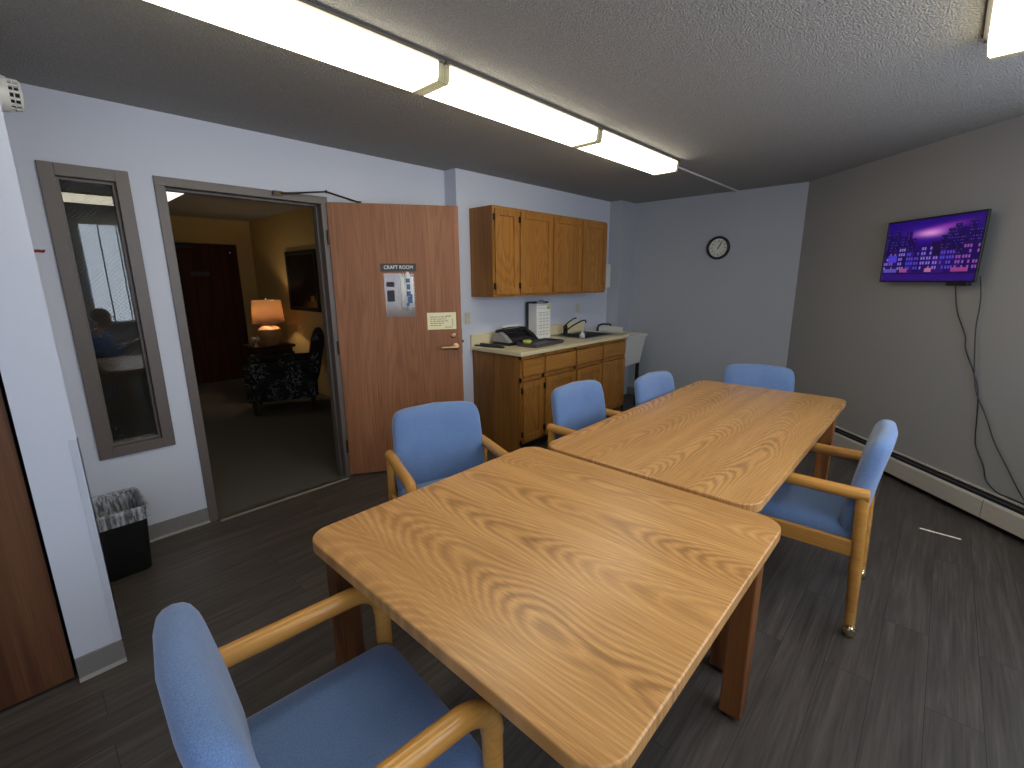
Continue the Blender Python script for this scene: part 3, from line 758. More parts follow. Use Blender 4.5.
for r_ in range(3):
    for c_ in range(10): g.box(.056+c_*.030, .078+c_*.030, .012+r_*.024, .030+r_*.024, .034+r_*.006, .046+r_*.008)
g.build('keyboard', DARKGREY, t, bevel=.002)
t = thing('desk_tray', 'dark grey shallow tray lying on the counter in front of the typewriter', 'tray', (3.29, 2.695, CZ1), R(4))
g = G().prism(rrect(-.225, .225, -.115, .105, .02, 4), 0, .012); g.build('tray_floor', DARKGREY, t, bevel=.003)
g = G()
for a in ((-.225, .225, -.115, -.107), (-.225, .225, .097, .105), (-.225, -.217, -.107, .097), (.217, .225, -.107, .097)): g.box(*a, .010, .032)
g.build('tray_rim', DARKGREY, t, bevel=.002)
tag(G().sphere((0, 0, .022), .05, 16, sc=(1, .8, .45), M=T(3.16, 2.745, CZ1+.011)).build('sponge', YGREEN, smooth=True), 'yellow green cloth lump at the left end of the grey tray', 'sponge')
t = thing('hole_punch', 'long black flat punch lying near the left end of the counter', 'hole punch', (2.872, 2.945, CZ1), R(99))
G().prism(rrect(-.155, .155, -.022, .022, .008, 3), 0, .012).build('base', BLACKP, t, bevel=.002)
G().prism([(-.012, .012), (.012, .012), (.007, .030), (-.007, .030)], -.145, .10, Matrix(((0, 0, 1, 0), (1, 0, 0, 0), (0, 1, 0, 0), (0, 0, 0, 1)))).build('lever', DARKGREY, t, bevel=.002)
t = thing('paper_box', 'tall white box with a printed calendar sheet on its front, under the cabinet', 'box', (3.545, 2.955, CZ1))
G().box(0, .215, 0, .125, 0, .352).build('body', WHITEP, t, bevel=.002)
G().box(-.004, .219, .105, .135, 0, .362).build('back_board', INK_D, t)
G().box(0, .219, .03, .13, .352, .368).build('lid', INK_D, t)
sh = G().box(.004, .213, -.003, -.0005, .004, .350).build('calendar_sheet', PAPER, t)
g = G()
for z in (.335, .305, .262, .20, .135, .07): g.box(.012, .205, -.0036, -.003, z, z+.003)
for z in (.235, .17, .105, .04):
    for x in (.035, .07, .105, .14, .175): g.box(x, x+.012, -.0036, -.003, z, z+.008)
for x in (.06, .11, .16): g.box(x, x+.002, -.0036, -.003, .03, .262)
g.build('print', INK, sh)
g = G().box(.16, .20, -.0036, -.003, .29, .33); g.build('picture', YGREEN, sh)
g = G().box(.02, .12, -.012, .02, .352, .372); g.tube([(.03, 0, .372), (.05, 0, .385), (.09, 0, .385), (.11, 0, .372)], .004, 8); g.build('clip', CHROME, t)

# outlets and wall bits
def outlet(x, z, label, y=YK):
    t = thing('wall_outlet', label, 'outlet', (x, y, z), 0, None)
    G().box(-.032, .032, -.005, 0, -.053, .053).build('cover_plate', ALMOND, t, bevel=.002)
    for s_ in (-.025, .025): G().prism(rrect(-.016, .016, -.014, .014, .008, 4), 0, .0025, T(0, -.005, s_) @ RX(90)).build('socket', ALMOND, t)
    return t
outlet(2.775, 1.165, 'almond wall outlet between the open door and the wall cabinet')
outlet(4.49, 1.175, 'almond wall outlet above the steel sink')
t = thing('wall_dispenser', 'narrow white box on the wall beside the right end of the wall cabinet', 'dispenser', (4.975, YK, 1.535))
G().box(-.05, .085, -.07, 0, -.135, .14).build('body', WHITEP, t, bevel=.008)
G().box(-.03, .075, -.074, -.07, -.12, -.02).build('front_cover', WHITEP, t, bevel=.002)

# ------------------------------------------------------------------ clock
t = thing('wall_clock', 'round black rimmed wall clock on the grey back wall', 'clock', (XB, 1.93, 1.826), R(-90))
g = G().lathe([(.098, .0), (.122, .0), (.124, .02), (.118, .034), (.108, .036), (.099, .028), (.099, .010)], 48, RX(90), cap=False)
g.build('rim', BLACKP, t, smooth=True)
G().lathe([(.10, .0), (.10, .012)], 48, RX(90)).build('face', CLOCKF, t)
g = G()
for k in range(12):
    a = k*PI/6; L_ = .014 if k % 3 else .02
    G().box(-.0018, .0018, -.0128, -.0118, .088-L_, .088, RY(math.degrees(a))).build('hour_mark', INK_D, t)
nums = thing_n = None
for k in range(1, 13):
    a = k*PI/6
    text(str(k), 'numeral', .022, INK_D, t, (.066*math.sin(a), -.0125, .066*math.cos(a)), ext=.0003)
G().box(-.004, .004, -.016, -.014, -.012, .052, RY(32)).build('hour_hand', INK_D, t)
G().box(-.003, .003, -.019, -.017, -.016, .080, RY(27)).build('minute_hand', INK_D, t)
G().lathe([(.006, .012), (.006, .021)], 12, RX(90)).build('hand_pin', INK_D, t)

# ------------------------------------------------------------------ right wall things: local u along the wall, +v into the room
def wall_r(x): return (x, x-C0, 0)
RW = R(225)   # local +X runs down the wall away from the back corner, local -Y ... room side is local -? see below
# with rotation 225 deg, local X = (-.707,-.707), local Y = (.707,-.707) which points out of the room, so the room is at -Y
t = thing('television', 'flat television showing a purple night city on the grey right wall', 'television', (4.345+.08*S2*0, 4.345-C0+0, 0), RW)
t.location = (4.403, 4.403-C0, 1.678)
t.location = (4.345+.08*S2-.0+.0, 0, 1.678)
xt = (4.352+.139+C0)/2; t.location = (xt, xt-C0, 1.678)
TW, TH = .725, .432
G().box(-TW/2, TW/2, -.078, -.064, -TH/2, TH/2).build('casing', BLACKP, t, bevel=.004)
g = G(); frame4(g, -TW/2, TW/2, -TH/2, TH/2, .011, -.081, -.074); g.build('bezel', BLACKP, t, bevel=.002)
G().box(-.22, .22, -.066, -.03, -.14, .10).build('rear_housing', BLACKP, t, bevel=.01)
G().box(-.11, .11, -.035, 0, -.09, .09).build('wall_bracket', BLACKM, t)
G().box(.17, .31, -.075, -.04, -TH/2-.022, -TH/2+.01).build('speaker_bar', BLACKP, t, bevel=.004)
# screen picture: grid of small faces coloured one by one
def screen_mesh():
    nx, ny = 112, 64
    W_, H_ = TW-.022, TH-.022
    vs = []; fs = []
    for j in range(ny+1):
        for i in range(nx+1): vs.append((-W_/2+W_*i/nx, -.0788, -H_/2+H_*j/ny))
    for j in range(ny):
        for i in range(nx):
            a = j*(nx+1)+i; fs.append((a, a+1, a+nx+2, a+nx+1))
    me = bpy.data.meshes.new('screen'); me.from_pydata(vs, [], fs)
    ca = me.color_attributes.new('picture', 'FLOAT_COLOR', 'CORNER')
    rnd = random.Random(5)
    img = [[None]*nx for _ in range(ny)]
    for j in range(ny):
        for i in range(nx):
            u, v = i/nx, j/ny
            d = math.hypot((u-.5)*1.0, (v-.76)*2.6)
            glow = math.exp(-(d/.13)**2); halo = math.exp(-(d/.36)**2)
            c = [.022+.06*halo+.95*glow, .003+.010*halo+.42*glow, .24+.28*halo+.45*glow]
            st = math.exp(-((v-.80-.22*(u-.5))/.05)**2)*math.exp(-((u-.58)/.22)**2)
            c = [c[0]+.40*st, c[1]+.06*st, c[2]+.30*st]
            img[j][i] = c
    def rect(x0, x1, y0, y1, c, a=1):
        for j in range(max(0, y0), min(ny, y1)):
            for i in range(max(0, x0), min(nx, x1)): img[j][i] = [img[j][i][k]*(1-a)+c[k]*a for k in range(3)]
    # dark hills
    for i in range(nx):
        h = int(36+5*math.sin(i*.09+1)+3*math.sin(i*.23))
        rect(i, i+1, 24, h, (.02, .008, .08))
    # far skyline left and right of the glow
    for x0, x1, top in ((0, 6, 54), (6, 12, 50), (12, 18, 56), (18, 26, 49), (26, 34, 53), (34, 40, 45), (70, 76, 46), (76, 83, 52), (83, 90, 56), (90, 98, 52), (98, 105, 57), (105, 112, 50)):
        rect(x0, x1, 20, top, (.015, .005, .11), .9)
        for y in range(24, top-1, 3):
            for x in range(x0+1, x1-1, 2):
                if rnd.random() < .55: rect(x, x+1, y, y+1, rnd.choice([(.14, .08, .75), (.08, .06, .6), (.30, .10, .55)]))
    # town houses
    x = 0
    while x < nx:
        w_ = rnd.randint(7, 13); top = rnd.randint(24, 36)
        c = rnd.choice([(.025, .008, .20), (.018, .006, .15), (.05, .012, .24)])
        rect(x, x+w_, 8, top, c)
        for k in range(w_//2+1): rect(x+k, x+w_-k, top+k//2, top+k//2+1, (.03, .01, .12))
        lc = rnd.choice([(.16, .09, .85), (.42, .12, .62), (.10, .10, .95), (.38, .24, .9)])
        for y in range(12, top-1, 5):
            for xx in range(x+1, x+w_-2, 3): 
                if rnd.random() < .75: rect(xx, xx+2, y, y+3, lc)
        x += w_
    for x0, x1, c in ((24, 34, (.7, .12, .45)), (56, 64, (.95, .30, .55)), (86, 104, (.6, .10, .42)), (2, 20, (.22, .16, .75))): rect(x0, x1, 9, 13, c, .8)
    rect(6, 18, 20, 28, (.10, .08, 1.0), .85)
    rect(0, nx, 0, 8, (.045, .010, .26))
    rect(0, nx, 7, 8, (.02, .005, .10))
    for j in range(ny):
        for i in range(nx):
            p_ = me.polygons[j*nx+i]
            for li in p_.loop_indices: ca.data[li].color = (*img[j][i], 1)
    m, nt, out = new_mat('lit_screen_picture')
    at = N(nt, 'ShaderNodeVertexColor'); at.layer_name = 'picture'
    e = N(nt, 'ShaderNodeEmission'); e.inputs[1].default_value = .52
    nt.links.new(at.outputs[0], e.inputs[0])
    gl = N(nt, 'ShaderNodeBsdfGlossy'); gl.inputs['Roughness'].default_value = .25; gl.inputs[0].default_value = (.04, .04, .04, 1)
    ad = N(nt, 'ShaderNodeAddShader'); nt.links.new(e.outputs[0], ad.inputs[0]); nt.links.new(gl.outputs[0], ad.inputs[1]); nt.links.new(ad.outputs[0], out.inputs[0])
    me.materials.append(m)
    o = bpy.data.objects.new('screen', me); COL.objects.link(o); return o
sc = screen_mesh(); sc.parent = t; tv = t

def cord(name, pts, label, r=.0036, off=.0135):
    ps = [Vector((x-off*S2, x-C0+off*S2, z)) for x, z in pts]
    # smooth by Catmull-Rom
    out = []
    for i in range(len(ps)-1):
        p0, p1, p2, p3 = ps[max(0, i-1)], ps[i], ps[i+1], ps[min(len(ps)-1, i+2)]
        for k in range(5):
            s = k/5; out.append(.5*((2*p1)+(p2-p0)*s+(2*p0-5*p1+4*p2-p3)*s*s+(3*p1-p0-3*p2+p3)*s*s*s))
    out.append(ps[-1])
    o = G().tube(out, r, 8).build(name, BLACKP, tv, smooth=True)
    o.matrix_parent_inverse = (Matrix.Translation(tv.location) @ Matrix.Rotation(RW, 4, 'Z')).inverted()
    o['label'] = label; return o
A_ = [(4.279, 1.47), (4.245, 1.283), (4.184, 1.128), (4.166, 1.034), (4.102, .88), (4.074, .778), (4.058, .64), (4.046, .506), (4.032, .439), (3.987, .343), (3.962, .258), (3.913, .216), (3.872, .214), (3.803, .213), (3.72, .21)]
B_ = [(4.165, 1.50), (4.142, 1.354), (4.136, 1.167), (4.103, .906), (4.096, .873), (4.074, .778), (4.017, .657), (3.963, .521), (3.896, .397), (3.801, .237), (3.74, .215)]
cord('cord', A_, 'wavy black cord hanging from the middle of the television to the heater')
cord('cord', B_, 'black cord from the right end of the television slanting off to the right', off=.0225)

# baseboard heater along the right wall
t = thing('baseboard_heater', 'long low cream baseboard heater along the grey right wall', 'heater', (XB-.03, XB-.03-C0, 0), RW)
L_ = (XB-.03-XE-.03)*math.sqrt(2)
def sec(poly, u0, u1): # poly in (v toward the room, z)
    return G().prism([(-v, z) for v, z in poly], u0, u1, Matrix(((0, 0, 1, 0), (1, 0, 0, 0), (0, 1, 0, 0), (0, 0, 0, 1))))
sec([(0, .0), (.006, .0), (.006, .190), (.014, .190), (.017, .195), (.014, .200), (0, .200)], .0, L_).build('back_plate', HEATER, t)
sec([(.007, .03), (.060, .03), (.060, .150), (.014, .186), (.007, .186)], .02, L_-.02).build('slot_shade', BLACKM, t)  # black fill, the shade inside the top slot put into its colour
sec([(.036, .179), (.042, .177), (.042, .179), (.036, .182)], .0, L_).build('damper', DARKGREY, t)
us = (XB-.03-3.925)*math.sqrt(2)
for a, c in ((0, us-.002), (us+.002, L_)):
    sec([(.062, .040), (.066, .040), (.066, .150), (.058, .166), (.054, .164), (.062, .148)], a, c).build('front_panel', HEATER, t)
G().box(us-.002, us+.002, -.064, -.05, .05, .155).build('seam_strip', BLACKM, t)
sec([(.006, 0), (.022, 0), (.022, .03), (.006, .03)], 0, L_).build('toe_shade', BLACKM, t)  # black strip, the shade under the front panels put into its colour

# ------------------------------------------------------------------ block-mounted bits
t = thing('smoke_detector', 'white slotted smoke detector high on the side of the corner wall', 'smoke detector', (BX, 2.72, 2.20), 0)
MX = Matrix(((0, 0, 1, 0), (0, 1, 0, 0), (-1, 0, 0, 0), (0, 0, 0, 1)))
G().lathe([(.066, 0), (.066, .016), (.064, .024), (.060, .043), (.058, .046)], 36, MX).build('base', WHITEP, t, smooth=True)
g = G().lathe([(.048, .04), (.046, .072)], 24, MX); g.build('chamber', BLACKM, t)
g = G()
for k in range(14):
    a = 2*PI*k/14; g.box(-.004, .004, .045, .055, .043, .076, MX @ RZ(math.degrees(a)))
g.lathe([(.055, .073), (.050, .081), (.02, .084), (.004, .085)], 28, MX); g.lathe([(.0555, .057), (.0555, .060)], 28, MX)
g.build('slotted_cap', WHITEP, t, smooth=True)
t = thing('wall_hook', 'tiny dark red hook on the side of the white corner wall', 'hook', (BX, 2.72, 1.627))
G().lathe([(.012, 0), (.012, .006), (.006, .008)], 14, MX @ T(0, 0, 0)).build('backplate', WHITEP, t)
G().tube([(.004, 0, 0), (.03, 0, .002), (.045, 0, 0), (.05, 0, .006)], [.006, .006, .006, .004], 10).build('peg', RED, t, smooth=True)

# ------------------------------------------------------------------ ceiling fixtures
def fixture(x0, x1, yc_, label, grp):
    t = thing('ceiling_light', label, 'ceiling light', ((x0+x1)/2, yc_, H), 0, grp)
    L = x1-x0
    G().box(-L/2, L/2, -.075, .075, -.022, 0).build('housing', SPINE, t, bevel=.003)
    prof = [(-.102, -.018), (-.100, -.032), (-.095, -.074), (-.087, -.084), (.087, -.084), (.095, -.074), (.100, -.032), (.102, -.018), (.09, -.022), (-.09, -.022)]
    G().prism([(a, b) for a, b in prof], -L/2+.026, L/2-.026, Matrix(((0, 0, 1, 0), (1, 0, 0, 0), (0, 1, 0, 0), (0, 0, 0, 1)))).build('diffuser', LENS, t)
    for sx in (-1, 1):
        G().prism([(a*1.02, b*1.02) for a, b in prof], min(sx*(L/2-.026), sx*L/2), max(sx*(L/2-.026), sx*L/2), Matrix(((0, 0, 1, 0), (1, 0, 0, 0), (0, 1, 0, 0), (0, 0, 0, 1)))).build('end_cap', CLEARP, t)
    for sy in (-1, 1):
        G().box(-L/2, L/2, min(sy*.075, sy*.116), max(sy*.075, sy*.116), -.018, -.006).build('side_rail', ALU, t)
    return t
fy = 1.785
fixture(.20, 1.405, fy, 'lit fluorescent ceiling light nearest the camera in the row above the door side', 'row of ceiling lights')
fixture(1.412, 2.607, fy, 'middle lit fluorescent ceiling light of the row of three', 'row of ceiling lights')
fixture(2.614, 3.735, fy, 'lit fluorescent ceiling light at the far end of the row, nearest the cabinets', 'row of ceiling lights')
fixture(.33, 1.535, -.075, 'lit fluorescent ceiling light behind the camera, mirrored in the wired glass', 'second row of ceiling lights')
fixture(1.542, 2.748, -.075, 'lit fluorescent ceiling light at the upper right edge near the grey wall', 'second row of ceiling lights')
t = thing('wire_raceway', 'thin wire raceway on the ceiling from the last light to the back wall', 'raceway', (3.745, fy, H))
G().prism([(-.010, 0), (.010, 0), (.007, -.011), (-.007, -.011)], 0, XB-3.745, Matrix(((0, 0, 1, 0), (1, 0, 0, 0), (0, 1, 0, 0), (0, 0, 0, 1)))).build('channel', SPINE, t)
G().box(XB-3.745-.012, XB-3.745, -.012, .012, -.03, 0).build('elbow', SPINE, t)

# ------------------------------------------------------------------ tables
def table(x0, x1, y0, y1, mat, label):
    t = thing('conference_table', label, 'table', ((x0+x1)/2, (y0+y1)/2, 0), 0, 'craft room tables')
    w_, d_ = (x1-x0)/2, (y1-y0)/2
    G().prism(rrect(-w_, w_, -d_, d_, .075, 10), .703, .74).build('tabletop', mat, t, bevel=.005, seg=3)
    g = G(); i_ = .10
    g.box(-w_+i_, w_-i_, -d_+i_, -d_+i_+.02, .674, .703).box(-w_+i_, w_-i_, d_-i_-.02, d_-i_, .674, .703)
    g.box(-w_+i_, -w_+i_+.02, -d_+i_+.02, d_-i_-.02, .674, .703).box(w_-i_-.02, w_-i_, -d_+i_+.02, d_-i_-.02, .674, .703)
    g.build('apron', T_LEG, t)
    for sx in (-1, 1):
        for sy in (-1, 1):
            cx, cy = sx*(w_-.075), sy*(d_-.075)
            lg = G().box(cx-.036, cx+.036, cy-.036, cy+.036, .018, .703).build('leg', T_LEG, t, bevel=.006)
            G().lathe([(.020, 0), (.022, .004), (.014, .018)], 14, T(cx, cy, 0)).build('glide', BLACKP, lg)
    return t
table(.502, 1.575, .272, 1.348, T_NEAR, 'square wood grain table in the foreground, pushed against the longer table')
table(1.605, 3.545, .37, 1.30, T_FAR, 'long wood grain table behind the square foreground table')

# ------------------------------------------------------------------ chairs
def make_chair():
    t = thing('office_armchair', '', 'chair')
    hw = .252
    for sx in (-1, 1):
        x = sx*hw
        # rear leg, raked
        lr = G().tube([(x, -.236, .058), (x, -.222, .34), (x, -.208, .645)], [.019, .024, .024], 16).build('leg', ARM, t, smooth=True)
        arm = [(x, -.229, .642), (x, -.19, .642), (x, .02, .643), (x, .15, .643)]
        rb = .085
        for k in range(1, 9):
            a = R(90*k/8); arm.append((x, .15+rb*math.sin(a), .643-rb+rb*math.cos(a)))
        G().tube(arm, [.026]*len(arm), 16).build('armrest', ARM, t, smooth=True)
        lf = G().tube([(x, .235, .561), (x, .235, .34), (x, .238, .058)], [.0235, .0235, .019], 16).build('leg', ARM, t, smooth=True)
        for lg, yy in ((lr, -.238), (lf, .24)):
            c = G().lathe([(.007, .030), (.007, .062), (.012, .062)], 12, T(x, yy, 0)).sphere((x+.012*sx, yy, .026), .026, 18, sc=(.55, 1, 1)).sphere((x-.012*sx, yy, .026), .026, 18, sc=(.55, 1, 1))
            c.build('caster', BRASSY, lg, smooth=True)
        G().box(x-.013, x+.013, -.222, .235, .365, .435).build('side_rail', ARM, t, bevel=.006, seg=3)
    G().box(-hw, hw, .205, .228, .375, .425).build('front_rail', ARM, t, bevel=.004)
    G().box(-hw, hw, -.228, -.206, .375, .425).build('back_rail', ARM, t, bevel=.004)
    def ds(c):
        z = c.z
        return Vector((c.x, c.y, z - (.028*max(0, (c.y-.12)/.14)**2 if c.y > .12 else 0)))
    G().pad(.474, .465, .105, M=T(0, .012, .440) @ RX(90), flat=9, ex=.16).build('seat', BLUE, t, smooth=True, angle=180)
    def db(c):
        k = (c.z+.20)/.40; u = c.x/.24
        z = c.z + .020*(1-u*u)*max(0, min(1, (c.z+.05)/.17))
        x = c.x*(1.0 if k < .75 else 1-.06*(k-.75)/.25)
        return Vector((x, c.y + .020*u*u - .062*max(0, k)**1.5, z))
    G().pad(.480, .41, .080, M=T(0, -.190, .652), deform=db, flat=9, ex=.17).build('backrest', BLUE, t, smooth=True, angle=180)
    return t
proto = make_chair()
# x, y, facing angle (world degrees the sitter looks along), label
chairs = [
    (.344, .855, -5, 'blue upholstered wooden armchair at the camera end of the square table'),
    (1.346, 1.652, 249.5, 'blue wooden armchair turned toward the square table in front of the open door'),
    (2.306, 1.376, 266, 'blue wooden armchair at the long table in front of the base cabinet'),
    (2.900, 1.155, 268, 'blue wooden armchair at the long table nearest the laundry tub'),
    (3.475, .890, 194, 'blue wooden armchair at the far end of the long table, below the clock'),
    (2.463, .350, 92, 'blue wooden armchair on brassy casters at the side of the long table facing the cabinets'),
    (.60, -.46, 8, 'blue wooden armchair the reader sits in'),
]
for i, (x, y, a, lab) in enumerate(chairs):
    c = proto if i == 0 else copy_tree(proto)
    c.location = (x, y, 0); c.rotation_euler = (0, 0, R(a-90)); c['label'] = lab; c['group'] = 'blue armchairs around the tables'

# ------------------------------------------------------------------ wastebasket
t = thing('wastebasket', 'black plastic wastebasket with a clear liner in the corner under the wired window', 'wastebasket', (.205, 3.066, 0))
g = G(); n = 40
prof = [((.105, .125), 0, .03), ((.128, .172), .355, .035)]
def rr2(hx, hy, r): return rrect(-hx, hx, -hy, hy, r, 6)
def loft(levels):
    g = G(); prev = None
    for hx, hy, r, z in levels:
        ring = [g.b.verts.new((x, y, z)) for x, y in rr2(hx, hy, r)]
        if prev:
            k = len(ring)
            for i in range(k): g.b.faces.new((prev[i], prev[(i+1) % k], ring[(i+1) % k], ring[i]))
        else: g.b.faces.new(ring[::-1])
        prev = ring
    return g
loft([(.092, .128, .03, 0), (.096, .132, .03, .006), (.114, .160, .035, .34), (.120, .167, .038, .345), (.120, .167, .038, .36), (.111, .158, .035, .36), (.108, .154, .03, .33), (.092, .126, .03, .01)]).build('bin', BLACKP, t, smooth=True)
# liner: cuff over the rim and a crumpled bag inside
rl = random.Random(3)
def wav(levels, amp):
    g = G(); prev = None
    for li, (hx, hy, r, z) in enumerate(levels):
        ring = []
        pts = rrect(-hx, hx, -hy, hy, r, 10)
        for i, (x, y) in enumerate(pts):
            k = amp[li]*(math.sin(i*1.9+li*.7)+.6*math.sin(i*.83+li*2.1)+rl.uniform(-.6, .6))
            ring.append(g.b.verts.new((x*(1+k), y*(1+k), z+.25*k*.3)))
        if prev:
            n_ = len(ring)
            for i in range(n_): g.b.faces.new((prev[i], prev[(i+1) % n_], ring[(i+1) % n_], ring[i]))
        prev = ring
    return g
lv = [(.1225, .170, .04, .300), (.123, .171, .04, .32), (.124, .172, .042, .345), (.125, .172, .043, .366), (.117, .163, .04, .374), (.106, .150, .04, .36), (.097, .138, .04, .30), (.086, .124, .04, .22), (.07, .10, .04, .14), (.03, .05, .02, .08)]
wav(lv, [.022, .014, .010, .006, .012, .03, .06, .09, .14, .2]).build('liner', LINER, t, smooth=True, angle=180)

# ------------------------------------------------------------------ window behind the camera
WB0, WB1 = 1.03, 2.25
def window_unit(nm, x0, x1, label, last):
    w2 = bpy.data.objects.new(nm, None); COL.objects.link(w2); w2['kind'] = 'structure'
    g = G(); frame4(g, x0, x1, WB0, WB1, .02, YW-.10, YW-.02); g.box((x0+x1)/2-.015, (x0+x1)/2+.015, YW-.10, YW-.02, WB0+.02, WB1-.02)
    g.build('frame', SPINE, w2)
    G().box(x0-.05, min(x1+.04, XE-.005), YW-.12, YW+.06, WB0-.035, WB0).build('sill', WHITEP, w2, bevel=.004)
    G().box(x0+.02, x1-.02, YW-.065, YW-.060, WB0+.02, WB1-.02).build('pane', GLASS_C, w2)
    t = thing('vertical_blinds', label, 'blinds', (0, YW, 0))
    G().box(x0-.01, x1+.02, -.01, .05, 2.18, 2.26).build('headrail', WHITEP, t)
    g = G(); gd = G(); x = x0+.005; pitch = .172
    while x < last-.02:
        xb_ = min(x+pitch-.014, last)
        n_ = 4; f = lambda q: .012+.012*math.sin(PI*(q-x)/(xb_-x))
        for k in range(n_):
            xa, xb = x+(xb_-x)*k/n_, x+(xb_-x)*(k+1)/n_
            g.poly([(xa, f(xa), WB0+.005), (xb, f(xb), WB0+.005), (xb, f(xb), 2.185), (xa, f(xa), 2.185)])
        if xb_ < last-.03: gd.box(xb_-.006, xb_+.020, .004, .006, WB0+.005, 2.185)  # opaque dark strips added to keep the sun out of the slat gaps
        x += pitch
    return t, g, gd
t, g, gd = window_unit('added_fill_window', -1.70, -.12, 'glowing pale blue vertical blinds over the added fill window left of the reader', -.14)  # unseen window added so that its glow brightens the closet block
g.build('slat_fabric', BLIND, t); gd.build('slat_gap_blocker', BLIND_D, t)
SLX = 3.538
t, g, gd = window_unit('window_2', .72, 3.58, 'daylit pale blue vertical blinds over the wide window, mirrored in the wired glass', SLX)
# last strip with a small gap that lets one sliver of sun through
gd.box(SLX-.006, SLX, .004, .006, WB0, 2.215).box(SLX, 3.60, .004, .006, WB0, 1.265).box(SLX, 3.60, .004, .006, 1.585, 2.24).box(SLX+.016, 3.60, .004, .006, 1.265, 1.585)
g.build('slat_fabric', BLIND, t); gd.build('slat_gap_blocker', BLIND_D, t)
sun = bpy.data.lights.new('sun', 'SUN'); sun.energy = 30; sun.angle = R(.15); sun.color = (1, .97, .92)
so_ = bpy.data.objects.new('sun', sun); COL.objects.link(so_); so_['kind'] = 'helper'
so_.rotation_euler = Vector((.02, 1, -1.732)).to_track_quat('-Z', 'Y').to_euler()

# ------------------------------------------------------------------ the seated reader, seen only as a reflection
def skin(name, V, E, rad, mat, parent=None, root=0, sub=2):
    me = bpy.data.meshes.new(name); me.from_pydata([Vector(v) for v in V], E, [])
    o = bpy.data.objects.new(name, me); COL.objects.link(o); me.materials.append(mat)
    m = o.modifiers.new('skin', 'SKIN'); m.use_smooth_shade = True
    for i, v in enumerate(me.skin_vertices[0].data):
        r = rad[i]; v.radius = r if isinstance(r, tuple) else (r, r); v.use_root = (i == root)
    s = o.modifiers.new('sub', 'SUBSURF'); s.levels = sub; s.render_levels = sub
    if parent is not None: o.parent = parent
    return o
P0 = thing('person', 'person in a blue shirt and grey vest reading a paper, mirrored in the wired glass', 'person', (.55, -.46, 0), R(8))
# local: +X forward, Y sideways, hips at origin
V = [(0, 0, .53), (.03, 0, .66), (.07, 0, .80), (.10, 0, .92), (.135, 0, .98), (.165, 0, 1.03), (.185, 0, 1.09), (.185, 0, 1.15)]
rad = [(.13, .15), (.11, .145), (.11, .16), (.08, .14), (.052, .052), (.056, .056), (.088, .076), (.07, .062)]
E = [(i, i+1) for i in range(7)]
def chain(pts, rr, start):
    k = start
    for q, r in zip(pts, rr):
        V.append(q); rad.append(r); E.append((k, len(V)-1)); k = len(V)-1
    return k
hands = []
for s in (1, -1):
    chain([(.05, s*.095, .52), (.26, s*.11, .53), (.45, s*.12, .505), (.46, s*.12, .30), (.45, s*.12, .09), (.53, s*.13, .045), (.60, s*.135, .04)], [.085, .078, .060, .055, .038, .036, .03], 0)
    k = chain([(.09, s*.17, .90), (.12, s*.225, .74), (.16, s*.235, .665), (.27, s*.16, .735), (.335, s*.115, .782), (.372, s*.10, .802)], [.055, .045, .042, .036, .026, (.036, .020)], 3)
    hands.append(k)
    w_ = V[k]
    for f_, (dy, L_) in enumerate(((-.026, .062), (-.009, .072), (.009, .068), (.026, .054))):
        a = (w_[0]+.028, w_[1]+dy, w_[2]+.004); b_ = (a[0]+L_*.5, a[1]+dy*.1, a[2]+.006); c_ = (a[0]+L_*.85, a[1]-s*.004, a[2]-.010); 
        chain([a, b_, c_], [.0095, .0085, .007], k)
    chain([(w_[0]+.004, w_[1]-s*.03, w_[2]+.022), (w_[0]+.034, w_[1]-s*.044, w_[2]+.030), (w_[0]+.058, w_[1]-s*.044, w_[2]+.026)], [.010, .009, .007], k)
body = skin('body', V, E, rad, SKIN, P0)
# face features joined as small meshes of the head
hd = Vector((.187, 0, 1.105))
G().tube([hd+Vector((.070, 0, .022)), hd+Vector((.088, 0, -.012)), hd+Vector((.074, 0, -.022))], [.006, .011, .009], 10).build('nose', SKIN, body, smooth=True)
for s in (1, -1):
    G().sphere(hd+Vector((-.005, s*.072, 0)), .026, 10, sc=(.6, .35, 1)).build('ear', SKIN, body, smooth=True)
    G().sphere(hd+Vector((.068, s*.028, .018)), .0085, 10).build('eye', INK_D, body, smooth=True)
G().sphere(hd+Vector((.072, 0, -.043)), .018, 10, sc=(.35, 1, .25)).build('mouth', simple('lip_skin', srgb(176, 110, 100), .5), body, smooth=True)
G().sphere(hd+Vector((-.034, 0, .036)), .090, 28, sc=(1.0, .95, .92)).build('hair', HAIR, P0, smooth=True)
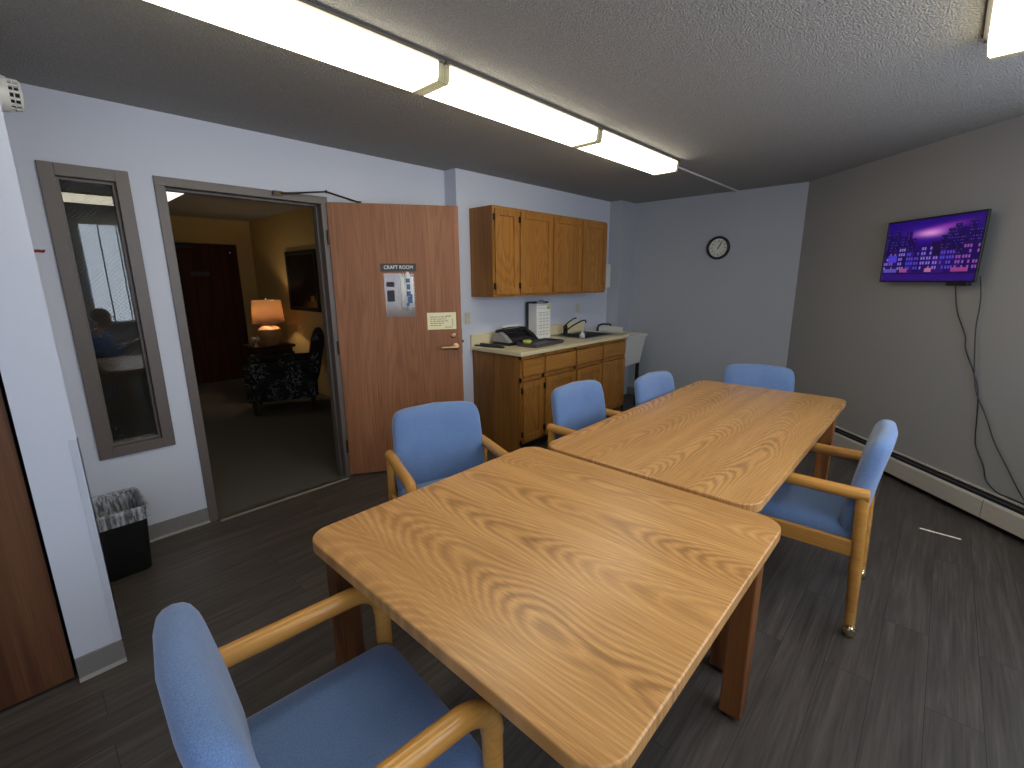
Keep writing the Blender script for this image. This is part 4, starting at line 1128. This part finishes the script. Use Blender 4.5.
# shirt sleeves and collar, vest, trousers, shoes
Vs = [(.098, 0, .885), (.120, 0, .945), (.07, 0, .78), (.03, 0, .64)]; rs = [(.130, .195), (.090, .098), (.150, .195), (.140, .175)]; Es = [(0, 1), (0, 2), (2, 3)]
for s in (1, -1):
    b_ = len(Vs)
    for q, r in (((.09, s*.170, .90), .074), ((.12, s*.23, .74), .054), ((.16, s*.24, .662), .051), ((.27, s*.163, .733), .044), ((.315, s*.128, .768), .036)): Vs.append(q); rs.append(r)
    Es += [(0, b_)]+[(b_+i, b_+i+1) for i in range(4)]
skin('shirt', Vs, Es, rs, SHIRT, P0)
skin('vest', [(0, 0, .55), (.03, 0, .66), (.07, 0, .77), (.090, 0, .855)], [(0, 1), (1, 2), (2, 3)], [(.155, .185), (.158, .195), (.172, .215), (.140, .175)], VEST, P0)
Vt = [(0, 0, .53)]; rt = [(.14, .16)]; Et = []
for s in (1, -1):
    b_ = len(Vt)
    for q, r in (((.06, s*.095, .525), .095), ((.26, s*.11, .535), .088), ((.45, s*.12, .51), .070), ((.465, s*.12, .30), .064), ((.455, s*.12, .10), .055)): Vt.append(q); rt.append(r)
    Et += [(0, b_)]+[(b_+i, b_+i+1) for i in range(4)]
skin('trousers', Vt, Et, rt, TROUSERS, P0)
for s in (1, -1):
    G().sphere((.53, s*.13, .045), .05, 16, sc=(2.3, .95, .9)).build('shoe', SHOE, P0, smooth=True)
pg = thing('paper_sheet', 'sheet of white paper held by the seated reader', 'paper', (.87, -.415, .800), R(8))
o = G().box(-.02, .20, -.14, .14, -.0008, .0008).build('sheet', PAPER, pg); o.rotation_euler = (0, R(-20), 0)

# ------------------------------------------------------------------ camera, world, view
f_, pi_, ro_, ya_ = 461.663, .22199, -.0079135, .749078
fw = Vector((math.cos(ya_)*math.cos(pi_), math.sin(ya_)*math.cos(pi_), -math.sin(pi_)))
r_ = Vector((math.sin(ya_), -math.cos(ya_), 0)); u_ = r_.cross(fw)
c_, s_ = math.cos(ro_), math.sin(ro_)
r2, u2 = c_*r_+s_*u_, -s_*r_+c_*u_
cam = bpy.data.cameras.new('camera'); co = bpy.data.objects.new('camera', cam); COL.objects.link(co)
cam.sensor_fit = 'HORIZONTAL'; cam.sensor_width = 36; cam.lens = f_*36/1024; cam.clip_start = .02
M = Matrix.Identity(4)
for i in range(3): M[i][0], M[i][1], M[i][2] = r2[i], u2[i], -fw[i]
M.translation = (0, 0, 1.5); co.matrix_world = M
S.camera = co
wd_ = bpy.data.worlds.new('world'); wd_.use_nodes = True; S.world = wd_
wd_.node_tree.nodes['Background'].inputs[0].default_value = (.35, .42, .5, 1); wd_.node_tree.nodes['Background'].inputs[1].default_value = .6
S.view_settings.view_transform = 'Standard'; S.view_settings.look = 'None'; S.view_settings.exposure = 0; S.view_settings.gamma = 1; S.view_settings.use_curve_mapping = False
